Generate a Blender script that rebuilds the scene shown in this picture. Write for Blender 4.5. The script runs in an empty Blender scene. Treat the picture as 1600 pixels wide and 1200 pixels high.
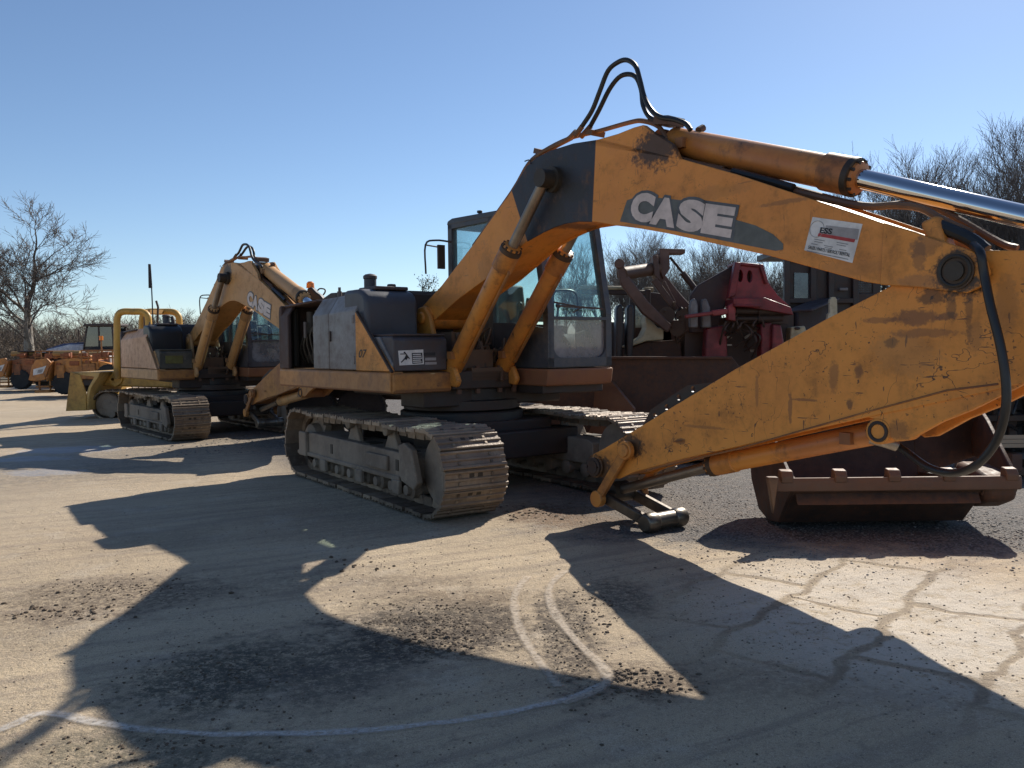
import bpy, bmesh, math, random
import numpy as np
from mathutils import Vector, Matrix
R = math.radians
random.seed(7)
scene = bpy.context.scene
COL = scene.collection

# ------------------------------------------------------------------ camera model
CF, CV0, CH, CROLL = 1327.37, 542.68, 1.5714, 0.0108
CT = math.atan((600 - CV0) / CF)
CAMP = np.array([0., 0., CH])
def ray(u, v):
    A, B = (u - 800) / CF, (600 - v) / CF
    c, s = math.cos(CROLL), math.sin(CROLL)
    a = A * c + B * s; b = -A * s + B * c
    return np.array([a, math.cos(CT) + b * math.sin(CT), b * math.cos(CT) - math.sin(CT)])
def W(u, v, D):
    """the point of the place seen at photo pixel u,v and D metres away (along world y)"""
    d = ray(u, v); return CAMP + d * (D / d[1])
def G(u, v, z=0.0):
    d = ray(u, v); return CAMP + d * ((z - CH) / d[2])

cd = bpy.data.cameras.new('camera'); cam = bpy.data.objects.new('camera', cd); COL.objects.link(cam)
cd.sensor_fit = 'HORIZONTAL'; cd.sensor_width = 36; cd.lens = CF / 1600 * 36
cd.clip_start = .05; cd.clip_end = 5000
fw = Vector((0, math.cos(CT), -math.sin(CT))); up = Vector((0, math.sin(CT), math.cos(CT))); rt = Vector((1, 0, 0))
c_, s_ = math.cos(CROLL), math.sin(CROLL)
r2 = rt * c_ - up * s_; u2 = rt * s_ + up * c_
M = Matrix((r2, u2, -fw)).transposed().to_4x4(); M.translation = Vector((0, 0, CH))
cam.matrix_world = M
scene.camera = cam

# ------------------------------------------------------------------ light
SUN_AZ, SUN_EL = R(33.4), R(36.3)
ld = bpy.data.lights.new('sun', 'SUN'); ld.energy = 5.0; ld.angle = R(.53); ld.color = (1, .93, .82)
lo = bpy.data.objects.new('sun', ld); COL.objects.link(lo)
sd = Vector((math.sin(SUN_AZ) * math.cos(SUN_EL), math.cos(SUN_AZ) * math.cos(SUN_EL), math.sin(SUN_EL)))
lo.rotation_euler = (-sd).to_track_quat('-Z', 'Y').to_euler()
lo.location = (20, 30, 30)
world = bpy.data.worlds.new('World'); scene.world = world; world.use_nodes = True
nt = world.node_tree; nt.nodes.clear()
sk = nt.nodes.new('ShaderNodeTexSky'); sk.sky_type = 'NISHITA'; sk.sun_disc = False
sk.sun_elevation = SUN_EL; sk.sun_rotation = SUN_AZ
sk.air_density = .85; sk.dust_density = .15; sk.ozone_density = 3.2; sk.altitude = 50
bg = nt.nodes.new('ShaderNodeBackground'); bg.inputs['Strength'].default_value = .094
ow = nt.nodes.new('ShaderNodeOutputWorld')
nt.links.new(sk.outputs[0], bg.inputs[0]); nt.links.new(bg.outputs[0], ow.inputs[0])
vs = scene.view_settings; vs.view_transform = 'Standard'; vs.look = 'None'; vs.gamma = 1; vs.exposure = .42

# ------------------------------------------------------------------ mesh helper
def _rotm(rot):
    if rot is None: return None
    if isinstance(rot, Matrix): return rot
    from mathutils import Euler
    return Euler(rot).to_matrix()
class MB:
    def __init__(s): s.v = []; s.f = []; s.mi = []; s.brk = []
    def sp(s):
        """from here on a new piece: build() links each piece as an object of its own"""
        s.brk.append((len(s.v), len(s.f))); return s
    def add(s, vs_, fs, m=0):
        o = len(s.v); s.v += [tuple(map(float, p)) for p in vs_]
        for f in fs: s.f.append(tuple(i + o for i in f)); s.mi.append(m)
        return s
    def box(s, c, d, rot=None, m=0, taper=1):
        x, y, z = d[0] / 2, d[1] / 2, d[2] / 2; t = taper
        P = [(-x, -y, -z), (x, -y, -z), (x, y, -z), (-x, y, -z), (-x * t, -y * t, z), (x * t, -y * t, z), (x * t, y * t, z), (-x * t, y * t, z)]
        r = _rotm(rot)
        P = [(r @ Vector(p) if r else Vector(p)) + Vector(c) for p in P]
        return s.add(P, [(0, 3, 2, 1), (4, 5, 6, 7), (0, 1, 5, 4), (1, 2, 6, 5), (2, 3, 7, 6), (3, 0, 4, 7)], m)
    def bar(s, a, b, w, h, m=0, up_=(0, 0, 1)):
        """a box of section w x h between two points"""
        a, b = Vector(a), Vector(b); d = (b - a); L = d.length; d.normalize()
        u_ = Vector(up_)
        if abs(d.dot(u_)) > .98: u_ = Vector((1, 0, 0))
        sx = d.cross(u_).normalized(); sz = sx.cross(d)
        P = []
        for q in (a, b):
            for i, j in ((-1, -1), (1, -1), (1, 1), (-1, 1)): P.append(q + sx * (i * w / 2) + sz * (j * h / 2))
        return s.add(P, [(0, 1, 2, 3), (7, 6, 5, 4), (0, 4, 5, 1), (1, 5, 6, 2), (2, 6, 7, 3), (3, 7, 4, 0)], m)
    def prism(s, poly, a, b, axis='y', m=0, poly2=None):
        n = len(poly)
        def P(q, t): return {'y': (q[0], t, q[1]), 'x': (t, q[0], q[1]), 'z': (q[0], q[1], t)}[axis]
        V = [P(q, a) for q in poly] + [P(q, b) for q in (poly2 or poly)]
        F = [tuple(range(n)), tuple(range(2 * n - 1, n - 1, -1))] + [(i, i + n, (i + 1) % n + n, (i + 1) % n) for i in range(n)]
        return s.add(V, F, m)
    def tube(s, pts, r, n=10, m=0, cap=True):
        pts = [Vector(p) for p in pts]; k = len(pts)
        rs = r if isinstance(r, (list, tuple)) else [r] * k
        V = []; prev = None
        for i in range(k):
            d = (pts[min(i + 1, k - 1)] - pts[max(i - 1, 0)])
            if d.length < 1e-9: d = Vector((0, 0, 1))
            d.normalize()
            if prev is None:
                a = Vector((0, 0, 1)) if abs(d.z) < .9 else Vector((1, 0, 0)); x = d.cross(a).normalized()
            else:
                x = prev - d * prev.dot(d)
                x = x.normalized() if x.length > 1e-6 else d.orthogonal().normalized()
            prev = x; y = d.cross(x)
            for j in range(n):
                t = 2 * math.pi * j / n; V.append(pts[i] + (x * math.cos(t) + y * math.sin(t)) * rs[i])
        F = []
        for i in range(k - 1):
            for j in range(n): F.append((i * n + j, i * n + (j + 1) % n, (i + 1) * n + (j + 1) % n, (i + 1) * n + j))
        if cap: F += [tuple(range(n - 1, -1, -1)), tuple((k - 1) * n + j for j in range(n))]
        return s.add(V, F, m)
    def cyl(s, a, b, r, n=20, m=0, r2=None): return s.tube([a, b], [r, r if r2 is None else r2], n, m)
    def lathe(s, c, axis, prof, n=24, m=0):
        """prof: list of (along axis, radius)"""
        c = Vector(c); ax = Vector(axis).normalized()
        return s.tube([c + ax * (h + 1e-5 * i) for i, (h, r) in enumerate(prof)], [max(r, 1e-4) for h, r in prof], n, m)
    def ball(s, c, r, n=8, m=0, sq=(1, 1, 1)):
        V = []; F = []
        for i in range(n + 1):
            a = math.pi * i / n
            for j in range(n * 2):
                b = math.pi * j / n; V.append((c[0] + r * sq[0] * math.sin(a) * math.cos(b), c[1] + r * sq[1] * math.sin(a) * math.sin(b), c[2] + r * sq[2] * math.cos(a)))
        for i in range(n):
            for j in range(2 * n): F.append((i * 2 * n + j, (i + 1) * 2 * n + j, (i + 1) * 2 * n + (j + 1) % (2 * n), i * 2 * n + (j + 1) % (2 * n)))
        return s.add(V, F, m)
    def torus(s, c, axis, Rr, r, n=24, k=8, m=0, arc=(0, 2 * math.pi)):
        ax = Vector(axis).normalized(); x = ax.orthogonal().normalized(); y = ax.cross(x); c = Vector(c)
        full = abs(arc[1] - arc[0] - 2 * math.pi) < 1e-6
        pts = [c + (x * math.cos(arc[0] + (arc[1] - arc[0]) * i / n) + y * math.sin(arc[0] + (arc[1] - arc[0]) * i / n)) * Rr for i in range(n + 1)]
        return s.tube(pts, r, k, m, cap=not full)
    def mesh_in(s, me, fn, m=0):
        return s.add([fn(v.co) for v in me.vertices], [tuple(p.vertices) for p in me.polygons], m)
    def map(s, fn): s.v = [tuple(fn(p)) for p in s.v]; return s
    def build(s, name, mats, parent=None, bevel=0, ang=35, seg=2, smooth=True, norm=True):
        if s.brk:
            cuts = [(0, 0)] + s.brk + [(len(s.v), len(s.f))]; out = None
            for (v0, f0), (v1, f1) in zip(cuts, cuts[1:]):
                if f1 > f0:
                    b = MB(); b.v = s.v[v0:v1]; b.f = [tuple(i - v0 for i in f) for f in s.f[f0:f1]]; b.mi = s.mi[f0:f1]
                    o = b.build(name, mats, parent, bevel, ang, seg, smooth, norm); out = out or o
            return out
        me = bpy.data.meshes.new(name); me.from_pydata(s.v, [], s.f)
        if not isinstance(mats, (list, tuple)): mats = [mats]
        for mm in mats: me.materials.append(mm)
        me.polygons.foreach_set('material_index', s.mi)
        if norm:
            b = bmesh.new(); b.from_mesh(me); bmesh.ops.recalc_face_normals(b, faces=b.faces); b.to_mesh(me); b.free()
        if smooth:
            me.polygons.foreach_set('use_smooth', [True] * len(me.polygons)); me.set_sharp_from_angle(angle=R(ang))
        o = bpy.data.objects.new(name, me); COL.objects.link(o)
        if parent: o.parent = parent
        if bevel:
            md = o.modifiers.new('bevel', 'BEVEL'); md.width = bevel; md.segments = seg; md.limit_method = 'ANGLE'; md.angle_limit = R(32)
        return o
def cut(o, cutter):
    """subtract an MB from a mesh object, applied"""
    c = cutter.build('cutter', [], None, smooth=False)
    c.parent = o.parent; 
    md = o.modifiers.new('cut', 'BOOLEAN'); md.object = c; md.solver = 'EXACT'
    # boolean before bevel
    if len(o.modifiers) > 1:
        bw = [(m.width, m.segments) for m in o.modifiers if m.type == 'BEVEL']
        for m in list(o.modifiers):
            if m.type == 'BEVEL': o.modifiers.remove(m)
    else: bw = []
    dg = bpy.context.evaluated_depsgraph_get(); dg.update()
    me = bpy.data.meshes.new_from_object(o.evaluated_get(dg)); me.name = o.name
    o.modifiers.clear(); o.data = me
    bpy.data.objects.remove(c)
    me.set_sharp_from_angle(angle=R(35))
    for w, sg in bw:
        md = o.modifiers.new('bevel', 'BEVEL'); md.width = w; md.segments = sg; md.limit_method = 'ANGLE'; md.angle_limit = R(32)
    return o
_tc = {}
def text_mesh(body, bold=.0, shear=0.0, space=1.0):
    key = (body, bold, shear, space)
    if key in _tc: return _tc[key]
    cu = bpy.data.curves.new('text', 'FONT'); cu.body = body; cu.offset = bold; cu.shear = shear; cu.space_character = space; cu.resolution_u = 4
    o = bpy.data.objects.new('text', cu); COL.objects.link(o)
    dg = bpy.context.evaluated_depsgraph_get(); dg.update()
    me = bpy.data.meshes.new_from_object(o.evaluated_get(dg))
    bpy.data.objects.remove(o); _tc[key] = me
    return me
def put_text(mb, body, o, ux, uy, m=0, bold=0., shear=0., pad=0., space=1.0):
    """lay a text so that its bounding box fills the parallelogram o, ux, uy"""
    me = text_mesh(body, bold, shear, space)
    xs = [v.co.x for v in me.vertices]; ys = [v.co.y for v in me.vertices]
    x0, x1, y0, y1 = min(xs), max(xs), min(ys), max(ys)
    o, ux, uy = Vector(o), Vector(ux), Vector(uy)
    mb.mesh_in(me, lambda c: o + ux * ((c.x - x0) / (x1 - x0) * (1 + 2 * pad) - pad) + uy * ((c.y - y0) / (y1 - y0) * (1 + 2 * pad) - pad), m)
def empty(name, loc, rz=0):
    o = bpy.data.objects.new(name, None); COL.objects.link(o); o.location = loc; o.rotation_euler = (0, 0, rz); o.empty_display_size = .3; return o
def tag(o, label, cat, group=None):
    o['label'] = label; o['category'] = cat
    if group: o['group'] = group
    return o
def kids(o): return [c for c in bpy.data.objects if c.parent == o]
def copy_tree(o, parent=None):
    c = o.copy(); COL.objects.link(c); c.parent = parent
    for ch in kids(o): copy_tree(ch, c)
    return c
def smooth_path(pts, n=6):
    """Catmull-Rom through points"""
    P = [Vector(p) for p in pts]; P = [P[0] * 2 - P[1]] + P + [P[-1] * 2 - P[-2]]; out = []
    for i in range(1, len(P) - 2):
        for k in range(n):
            t = k / n; a, b, c, d = P[i - 1], P[i], P[i + 1], P[i + 2]
            out.append(.5 * ((2 * b) + (c - a) * t + (2 * a - 5 * b + 4 * c - d) * t * t + (3 * b - a - 3 * c + d) * t ** 3))
    out.append(P[-2]); return out

# ------------------------------------------------------------------ materials
def lk(nt, a, b): nt.links.new(a, b)
def newmat(name):
    m = bpy.data.materials.new(name); m.use_nodes = True; nt = m.node_tree
    return m, nt, nt.nodes['Principled BSDF']
def N(nt, t, **kw):
    n = nt.nodes.new(t)
    for k, v in kw.items():
        if k.startswith('i_'): n.inputs[k[2:].replace('_', ' ')].default_value = v
        else: setattr(n, k, v)
    return n
def mix(nt, fac, a, b):
    n = nt.nodes.new('ShaderNodeMix'); n.data_type = 'RGBA'
    for s, v in ((n.inputs[0], fac), (n.inputs[6], a), (n.inputs[7], b)):
        if hasattr(v, 'is_output'): nt.links.new(v, s)
        elif isinstance(v, (int, float)): s.default_value = v
        else: s.default_value = (v[0], v[1], v[2], 1)
    return n.outputs[2]
def math_(nt, op, a, b=None, clamp=False):
    n = nt.nodes.new('ShaderNodeMath'); n.operation = op; n.use_clamp = clamp
    for s, v in ((n.inputs[0], a), (n.inputs[1], b)):
        if v is None: continue
        if hasattr(v, 'is_output'): nt.links.new(v, s)
        else: s.default_value = v
    return n.outputs[0]
def ramp(nt, x, lo, hi, o0=0., o1=1.):
    n = nt.nodes.new('ShaderNodeMapRange'); n.interpolation_type = 'SMOOTHSTEP'
    nt.links.new(x, n.inputs[0]); n.inputs[1].default_value = lo; n.inputs[2].default_value = hi; n.inputs[3].default_value = o0; n.inputs[4].default_value = o1
    return n.outputs[0]
def noise(nt, co, scale, detail=6, rough=.6, stretch=None, dist=0.):
    if stretch:
        mp = N(nt, 'ShaderNodeMapping'); mp.inputs['Scale'].default_value = stretch; lk(nt, co, mp.inputs[0]); co = mp.outputs[0]
    n = N(nt, 'ShaderNodeTexNoise'); n.inputs['Scale'].default_value = scale; n.inputs['Detail'].default_value = detail; n.inputs['Roughness'].default_value = rough
    n.inputs['Distortion'].default_value = dist
    lk(nt, co, n.inputs[0]); return n.outputs[0]
def shrink(poly, d):
    """the same outline, d metres further in"""
    n = len(poly); A = sum(poly[i][0] * poly[(i + 1) % n][1] - poly[(i + 1) % n][0] * poly[i][1] for i in range(n)); sg = 1 if A > 0 else -1; out = []
    for i in range(n):
        p0, p1, p2 = poly[i - 1], poly[i], poly[(i + 1) % n]
        e1 = Vector((p1[0] - p0[0], p1[1] - p0[1])); e2 = Vector((p2[0] - p1[0], p2[1] - p1[1])); e1.normalize(); e2.normalize()
        n1 = Vector((-e1.y, e1.x)) * sg; n2 = Vector((-e2.y, e2.x)) * sg; b = n1 + n2; b = b / max(.5, b.dot(b) / 2)
        out.append((p1[0] + b.x * d, p1[1] + b.y * d))
    return out
def spot(nt, sep, axes, c, r, edge, nz, amp=.6):
    """an uneven blot: 1 inside, 0 outside"""
    a = math_(nt, 'DIVIDE', math_(nt, 'SUBTRACT', sep.outputs[axes[0]], c[0]), r[0]); b = math_(nt, 'DIVIDE', math_(nt, 'SUBTRACT', sep.outputs[axes[1]], c[1]), r[1])
    d = math_(nt, 'SQRT', math_(nt, 'ADD', math_(nt, 'MULTIPLY', a, a), math_(nt, 'MULTIPLY', b, b)))
    d = math_(nt, 'ADD', d, math_(nt, 'MULTIPLY', math_(nt, 'SUBTRACT', nz, .5), amp * 2))
    return ramp(nt, d, 1 - edge, 1 + edge, 1, 0)
def worn(name, base, alt=None, rust=(.09, .045, .025), rustamt=.5, dirt=(.12, .095, .07), dirtamt=.4, rough=.5, metal=0., scale=1., bump=.15, edge=.6, scratch=0., regions=None, spots=None, island=0., coat=0.):
    """weathered surface: tone drift, grime, rust blots, worn edges. regions/spots work in object x,z"""
    m, nt, b = newmat(name)
    tc = N(nt, 'ShaderNodeTexCoord'); co = tc.outputs['Object']
    n1 = noise(nt, co, 1.3 * scale, 8, .65); n2 = noise(nt, co, 7 * scale, 8, .7); n3 = noise(nt, co, 38 * scale, 5, .6)
    alt = alt or tuple(c * .72 for c in base)
    col = mix(nt, ramp(nt, n1, .38, .64), base, alt)
    if island:
        gi = N(nt, 'ShaderNodeNewGeometry'); col = mix(nt, math_(nt, 'MULTIPLY', gi.outputs['Random Per Island'], island), col, tuple(c * .4 for c in alt))
    sep = N(nt, 'ShaderNodeSeparateXYZ'); lk(nt, co, sep.inputs[0])
    if regions: col = regions(nt, sep, col, n2)
    st = noise(nt, co, 6 * scale, 6, .7, (1, 1, .18))
    g = math_(nt, 'MULTIPLY', ramp(nt, math_(nt, 'ADD', math_(nt, 'MULTIPLY', n2, .55), math_(nt, 'MULTIPLY', st, .45)), .5, .68), dirtamt)
    col = mix(nt, g, col, dirt)
    if scratch:
        s1 = noise(nt, co, 9 * scale, 3, .5, (.5, 1, 5)); s2 = noise(nt, co, 9 * scale, 3, .5, (4, 1, .6))
        sc = math_(nt, 'MULTIPLY', math_(nt, 'MAXIMUM', ramp(nt, s1, .69, .715), ramp(nt, s2, .7, .725)), scratch)
        col = mix(nt, sc, col, rust)
        n6 = noise(nt, co, 1.6 * scale, 4, .55, (1, 1, 1.7)); n7 = noise(nt, co, 3.1 * scale, 3, .5, (1.6, 1, .8), .6); nb = noise(nt, co, 2.3 * scale, 3, .5)
        l1 = math_(nt, 'MULTIPLY', ramp(nt, math_(nt, 'ABSOLUTE', math_(nt, 'SUBTRACT', n6, .5)), .0012, .0035, 1, 0), ramp(nt, nb, .54, .6))
        l2 = math_(nt, 'MULTIPLY', ramp(nt, math_(nt, 'ABSOLUTE', math_(nt, 'SUBTRACT', n7, .47)), .0012, .0035, 1, 0), ramp(nt, nb, .5, .42))
        col = mix(nt, math_(nt, 'MULTIPLY', math_(nt, 'MAXIMUM', l1, l2), min(1, scratch * 1.1)), col, tuple(c * .8 for c in rust))
        chip = math_(nt, 'MULTIPLY', ramp(nt, n3, .63, .655), ramp(nt, nb, .46, .6)); col = mix(nt, math_(nt, 'MULTIPLY', chip, scratch), col, tuple(c * .7 for c in rust))
    rm = math_(nt, 'MULTIPLY', ramp(nt, math_(nt, 'ADD', math_(nt, 'MULTIPLY', n2, .7), math_(nt, 'MULTIPLY', n3, .3)), .6 , .66), rustamt)
    if edge:
        geo = N(nt, 'ShaderNodeNewGeometry')
        pe = math_(nt, 'MULTIPLY', ramp(nt, math_(nt, 'ADD', geo.outputs['Pointiness'], math_(nt, 'MULTIPLY', math_(nt, 'SUBTRACT', n2, .5), .12)), .53, .6), edge)
        rm = math_(nt, 'MAXIMUM', rm, pe)
    col = mix(nt, rm, col, rust)
    if spots:
        n23 = math_(nt, 'ADD', math_(nt, 'MULTIPLY', n2, .6), math_(nt, 'MULTIPLY', n3, .4))
        for cx, cz, rx, rz, sc_, am in spots:
            col = mix(nt, math_(nt, 'MULTIPLY', spot(nt, sep, (0, 2), (cx, cz), (rx, rz), .3, n23, 1.9), am), col, sc_)
    lk(nt, col, b.inputs['Base Color'])
    rr = math_(nt, 'ADD', math_(nt, 'MULTIPLY', n2, .35), rough - .17, True)
    rr = math_(nt, 'ADD', rr, math_(nt, 'MULTIPLY', rm, .25), True)
    lk(nt, rr, b.inputs['Roughness']); b.inputs['Metallic'].default_value = metal
    if coat: b.inputs['Coat Weight'].default_value = coat; b.inputs['Coat Roughness'].default_value = .3
    if bump:
        bp = N(nt, 'ShaderNodeBump'); bp.inputs['Strength'].default_value = bump; bp.inputs['Distance'].default_value = .02
        lk(nt, math_(nt, 'ADD', math_(nt, 'MULTIPLY', n2, .5), math_(nt, 'ADD', math_(nt, 'MULTIPLY', n3, .3), math_(nt, 'MULTIPLY', rm, -.3))), bp.inputs['Height']); lk(nt, bp.outputs[0], b.inputs['Normal'])
    return m
def plain(name, base, rough=.5, metal=0., emit=0, bump=0.):
    m, nt, b = newmat(name); tc = N(nt, 'ShaderNodeTexCoord')
    n1 = noise(nt, tc.outputs['Object'], 6, 6, .65)
    lk(nt, mix(nt, ramp(nt, n1, .35, .68), base, tuple(c * .7 for c in base)), b.inputs['Base Color'])
    lk(nt, math_(nt, 'ADD', math_(nt, 'MULTIPLY', n1, .2), rough - .1, True), b.inputs['Roughness']); b.inputs['Metallic'].default_value = metal
    if bump:
        bp = N(nt, 'ShaderNodeBump'); bp.inputs['Strength'].default_value = bump; bp.inputs['Distance'].default_value = .01; lk(nt, noise(nt, tc.outputs['Object'], 40, 5), bp.inputs['Height']); lk(nt, bp.outputs[0], b.inputs['Normal'])
    return m
def glass(name, tint=(.75, .88, .9), haze=.12, hazecol=(.5, .52, .52), refl=.12):
    m, nt, b = newmat(name); nt.nodes.remove(b)
    out = nt.nodes['Material Output']; tc = N(nt, 'ShaderNodeTexCoord')
    tr = N(nt, 'ShaderNodeBsdfTransparent'); tr.inputs[0].default_value = (*tint, 1)
    gl = N(nt, 'ShaderNodeBsdfGlossy'); gl.inputs['Roughness'].default_value = .03
    df = N(nt, 'ShaderNodeBsdfDiffuse'); df.inputs[0].default_value = (*hazecol, 1)
    lw = N(nt, 'ShaderNodeLayerWeight'); lw.inputs[0].default_value = .15
    n1 = noise(nt, tc.outputs['Object'], 2.2, 7, .65)
    m1 = N(nt, 'ShaderNodeMixShader'); lk(nt, math_(nt, 'ADD', math_(nt, 'MULTIPLY', lw.outputs['Fresnel'], .8), refl, True), m1.inputs[0]); lk(nt, tr.outputs[0], m1.inputs[1]); lk(nt, gl.outputs[0], m1.inputs[2])
    m2 = N(nt, 'ShaderNodeMixShader'); lk(nt, ramp(nt, n1, .3, .75, haze * .4, haze * 1.6), m2.inputs[0]); lk(nt, m1.outputs[0], m2.inputs[1]); lk(nt, df.outputs[0], m2.inputs[2])
    lk(nt, m2.outputs[0], out.inputs[0]); return m

YEL = (.72, .275, .042)
MT = {}
MT['panel_grey'] = worn('grey_panel_paint', (.25, .245, .245), alt=(.19, .185, .18), rustamt=.15, dirtamt=.25, rough=.5)
MT['dark_grey'] = worn('charcoal_paint', (.055, .06, .075), rustamt=.25, dirt=(.1, .09, .08), dirtamt=.3, rough=.5)
MT['cab_grey'] = worn('cab_charcoal_paint', (.05, .055, .068), rust=(.2, .17, .13), rustamt=.12, dirt=(.11, .1, .09), dirtamt=.35, rough=.48)
MT['yellow'] = worn('weathered_yellow_paint', YEL, alt=(.55, .23, .035), rustamt=.5, dirt=(.2, .11, .04), dirtamt=.45, rough=.5, scratch=.6)
MT['rusty_yellow'] = worn('rusting_yellow_paint', (.46, .2, .045), alt=(.3, .12, .045), rust=(.1, .045, .03), rustamt=.9, dirt=(.14, .09, .06), dirtamt=.7, rough=.6)
MT['pale_yellow'] = worn('faded_yellow_paint', (.6, .33, .13), alt=(.5, .28, .12), rustamt=.35, dirt=(.22, .14, .08), dirtamt=.5, rough=.55)
MT['track'] = worn('dusty_track_steel', (.36, .27, .185), alt=(.22, .155, .11), rust=(.12, .07, .045), rustamt=.5, dirt=(.38, .3, .22), dirtamt=.7, rough=.5, metal=.25, scale=1.6, bump=.4, edge=.0, island=.95)
MT['trackdirt'] = worn('mud_caked_steel', (.27, .21, .155), alt=(.17, .125, .09), rust=(.11, .06, .04), rustamt=.5, dirt=(.36, .29, .21), dirtamt=.8, rough=.8, scale=1.4, bump=.5, edge=0)
MT['darksteel'] = worn('oily_dark_steel', (.03, .027, .025), rust=(.07, .04, .028), rustamt=.5, dirt=(.08, .065, .05), dirtamt=.5, rough=.5, metal=.2)
MT['grime'] = worn('greasy_black_grime', (.018, .016, .015), rust=(.05, .035, .02), rustamt=.5, dirt=(.05, .04, .03), dirtamt=.4, rough=.45)
MT['rust'] = worn('rusty_bucket_steel', (.06, .034, .025), alt=(.03, .02, .017), rust=(.2, .085, .04), rustamt=.75, dirt=(.03, .024, .022), dirtamt=.8, scale=2.2, rough=.65, metal=.15, bump=.3)
MT['brown'] = worn('brown_oxide_steel', (.16, .085, .058), alt=(.09, .05, .04), rustamt=.5, dirt=(.17, .12, .085), dirtamt=.4, rough=.6)
MT['red'] = worn('faded_red_paint', (.34, .016, .022), alt=(.2, .012, .018), rust=(.05, .025, .02), rustamt=.8, dirt=(.08, .045, .04), dirtamt=.55, rough=.4)
MT['cream'] = worn('cream_paint', (.62, .55, .36), alt=(.52, .45, .28), rust=(.2, .13, .07), rustamt=.4, dirt=(.25, .2, .13), dirtamt=.5, rough=.5)
MT['black'] = worn('black_paint', (.014, .015, .018), rustamt=.25, dirt=(.04, .035, .032), dirtamt=.4, rough=.42)
MT['rubber'] = plain('black_hose_rubber', (.014, .014, .015), .42)
MT['tyre'] = plain('tyre_rubber', (.022, .021, .021), .8, bump=.5)
MT['brownpipe'] = worn('brown_hydraulic_pipe', (.2, .1, .045), alt=(.12, .06, .035), rustamt=.5, dirtamt=.4, rough=.45)
MT['orange'] = worn('orange_machine_paint', (.6, .24, .045), alt=(.46, .17, .04), rustamt=.6, dirt=(.2, .12, .07), dirtamt=.7, rough=.5)
MT['ropsyellow'] = worn('mustard_yellow_paint', (.62, .35, .06), alt=(.54, .28, .05), rustamt=.35, dirt=(.25, .17, .07), dirtamt=.4, rough=.45)
MT['paleorange'] = worn('bleached_yellow_paint', (.72, .46, .14), alt=(.62, .38, .12), rustamt=.3, dirtamt=.4, rough=.5)
MT['blue'] = worn('blue_paint', (.03, .07, .2), rustamt=.1, dirtamt=.2, rough=.4)
MT['white'] = plain('white_vinyl', (.72, .7, .68), .5)
MT['teal'] = plain('teal_grey_vinyl', (.12, .125, .115), .5)
MT['letterwhite'] = plain('faded_white_vinyl', (.66, .55, .5), .5)
MT['ink'] = plain('black_ink', (.02, .02, .025), .6)
MT['redink'] = plain('red_ink', (.45, .05, .05), .6)
MT['greyink'] = plain('grey_ink', (.36, .34, .34), .6)
MT['wood'] = worn('bleached_plywood', (.6, .5, .36), alt=(.5, .41, .3), rust=(.3, .22, .14), rustamt=.3, dirtamt=.3, rough=.7)
MT['seat'] = plain('black_seat_vinyl', (.02, .02, .022), .6)
MT['rustlight'] = worn('lighter_rusted_steel', (.19, .095, .055), alt=(.12, .06, .04), rust=(.22, .1, .05), rustamt=.6, dirt=(.2, .15, .11), dirtamt=.5, rough=.6, metal=.1)
MT['darkplum'] = worn('dark_plum_steel', (.05, .028, .028), rustamt=.5, dirtamt=.3, rough=.55)
MT['redbright'] = worn('bright_red_paint', (.42, .035, .04), alt=(.3, .025, .035), rustamt=.5, dirtamt=.3, rough=.4)
MT['scrap'] = worn('scrapped_grey_steel', (.06, .055, .05), rustamt=.6, dirtamt=.5, rough=.6)
MT['rustorange'] = worn('rust_orange_castings', (.4, .11, .03), alt=(.2, .06, .025), rustamt=.7, dirtamt=.5, rough=.6)
MT['bluewhite'] = worn('white_bonnet_paint', (.55, .56, .6), alt=(.4, .42, .5), rustamt=.1, dirtamt=.3, rough=.4)
MT['milky'] = glass('milky_window_glass', (.8, .85, .85), .5, (.55, .6, .58), .1)
MT['hazywin'] = glass('hazy_black_window', (.2, .23, .25), .45, (.12, .13, .15), .15)
m, nt, b = newmat('polished_chrome'); b.inputs['Base Color'].default_value = (.62, .62, .63, 1); b.inputs['Metallic'].default_value = 1; b.inputs['Roughness'].default_value = .07; MT['chrome'] = m
MT['dullchrome'] = worn('scuffed_chrome_rod', (.5, .46, .4), alt=(.36, .32, .27), rust=(.15, .11, .08), rustamt=.6, dirt=(.2, .16, .11), dirtamt=.5, rough=.32, metal=.9)
m, nt, b = newmat('amber_lens'); b.inputs['Base Color'].default_value = (.9, .28, .02, 1); b.inputs['Transmission Weight'].default_value = .35; b.inputs['Roughness'].default_value = .25; MT['amber'] = m
MT['glass'] = glass('cab_window_glass', (.88, .965, .965), .08, (.4, .55, .6), .05)
MT['dirtyglass'] = glass('dusty_window_glass', (.6, .62, .64), .42, (.4, .4, .42), .1)
MT['farglass'] = glass('tinted_window_glass', (.1, .14, .2), .15, (.1, .13, .18), .12)
# ------------------------------------------------------------------ excavators
EX, EY, EA = -.5927, 9.9722, .6484
_H = np.array([math.sin(EA), -math.cos(EA), 0]); _L = np.array([math.cos(EA), math.sin(EA), 0]); _O = np.array([EX, EY, 0])
def Ay(u, v, y):
    d = ray(u, v); k = (y - (CAMP - _O) @ _L) / (d @ _L); q = CAMP + d * k - _O
    return (float(q @ _H), float(q[2]))
def Ax(u, v, x):
    d = ray(u, v); k = (x - (CAMP - _O) @ _H) / (d @ _H); q = CAMP + d * k - _O
    return (float(q @ _L), float(q[2]))
NY, FY = -.38, .085                     # the two side planes of boom and arm
CY = (NY + FY) / 2
FOOT = (-.13, 1.92); JOINT = Ay(1497, 424, NY)
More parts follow.
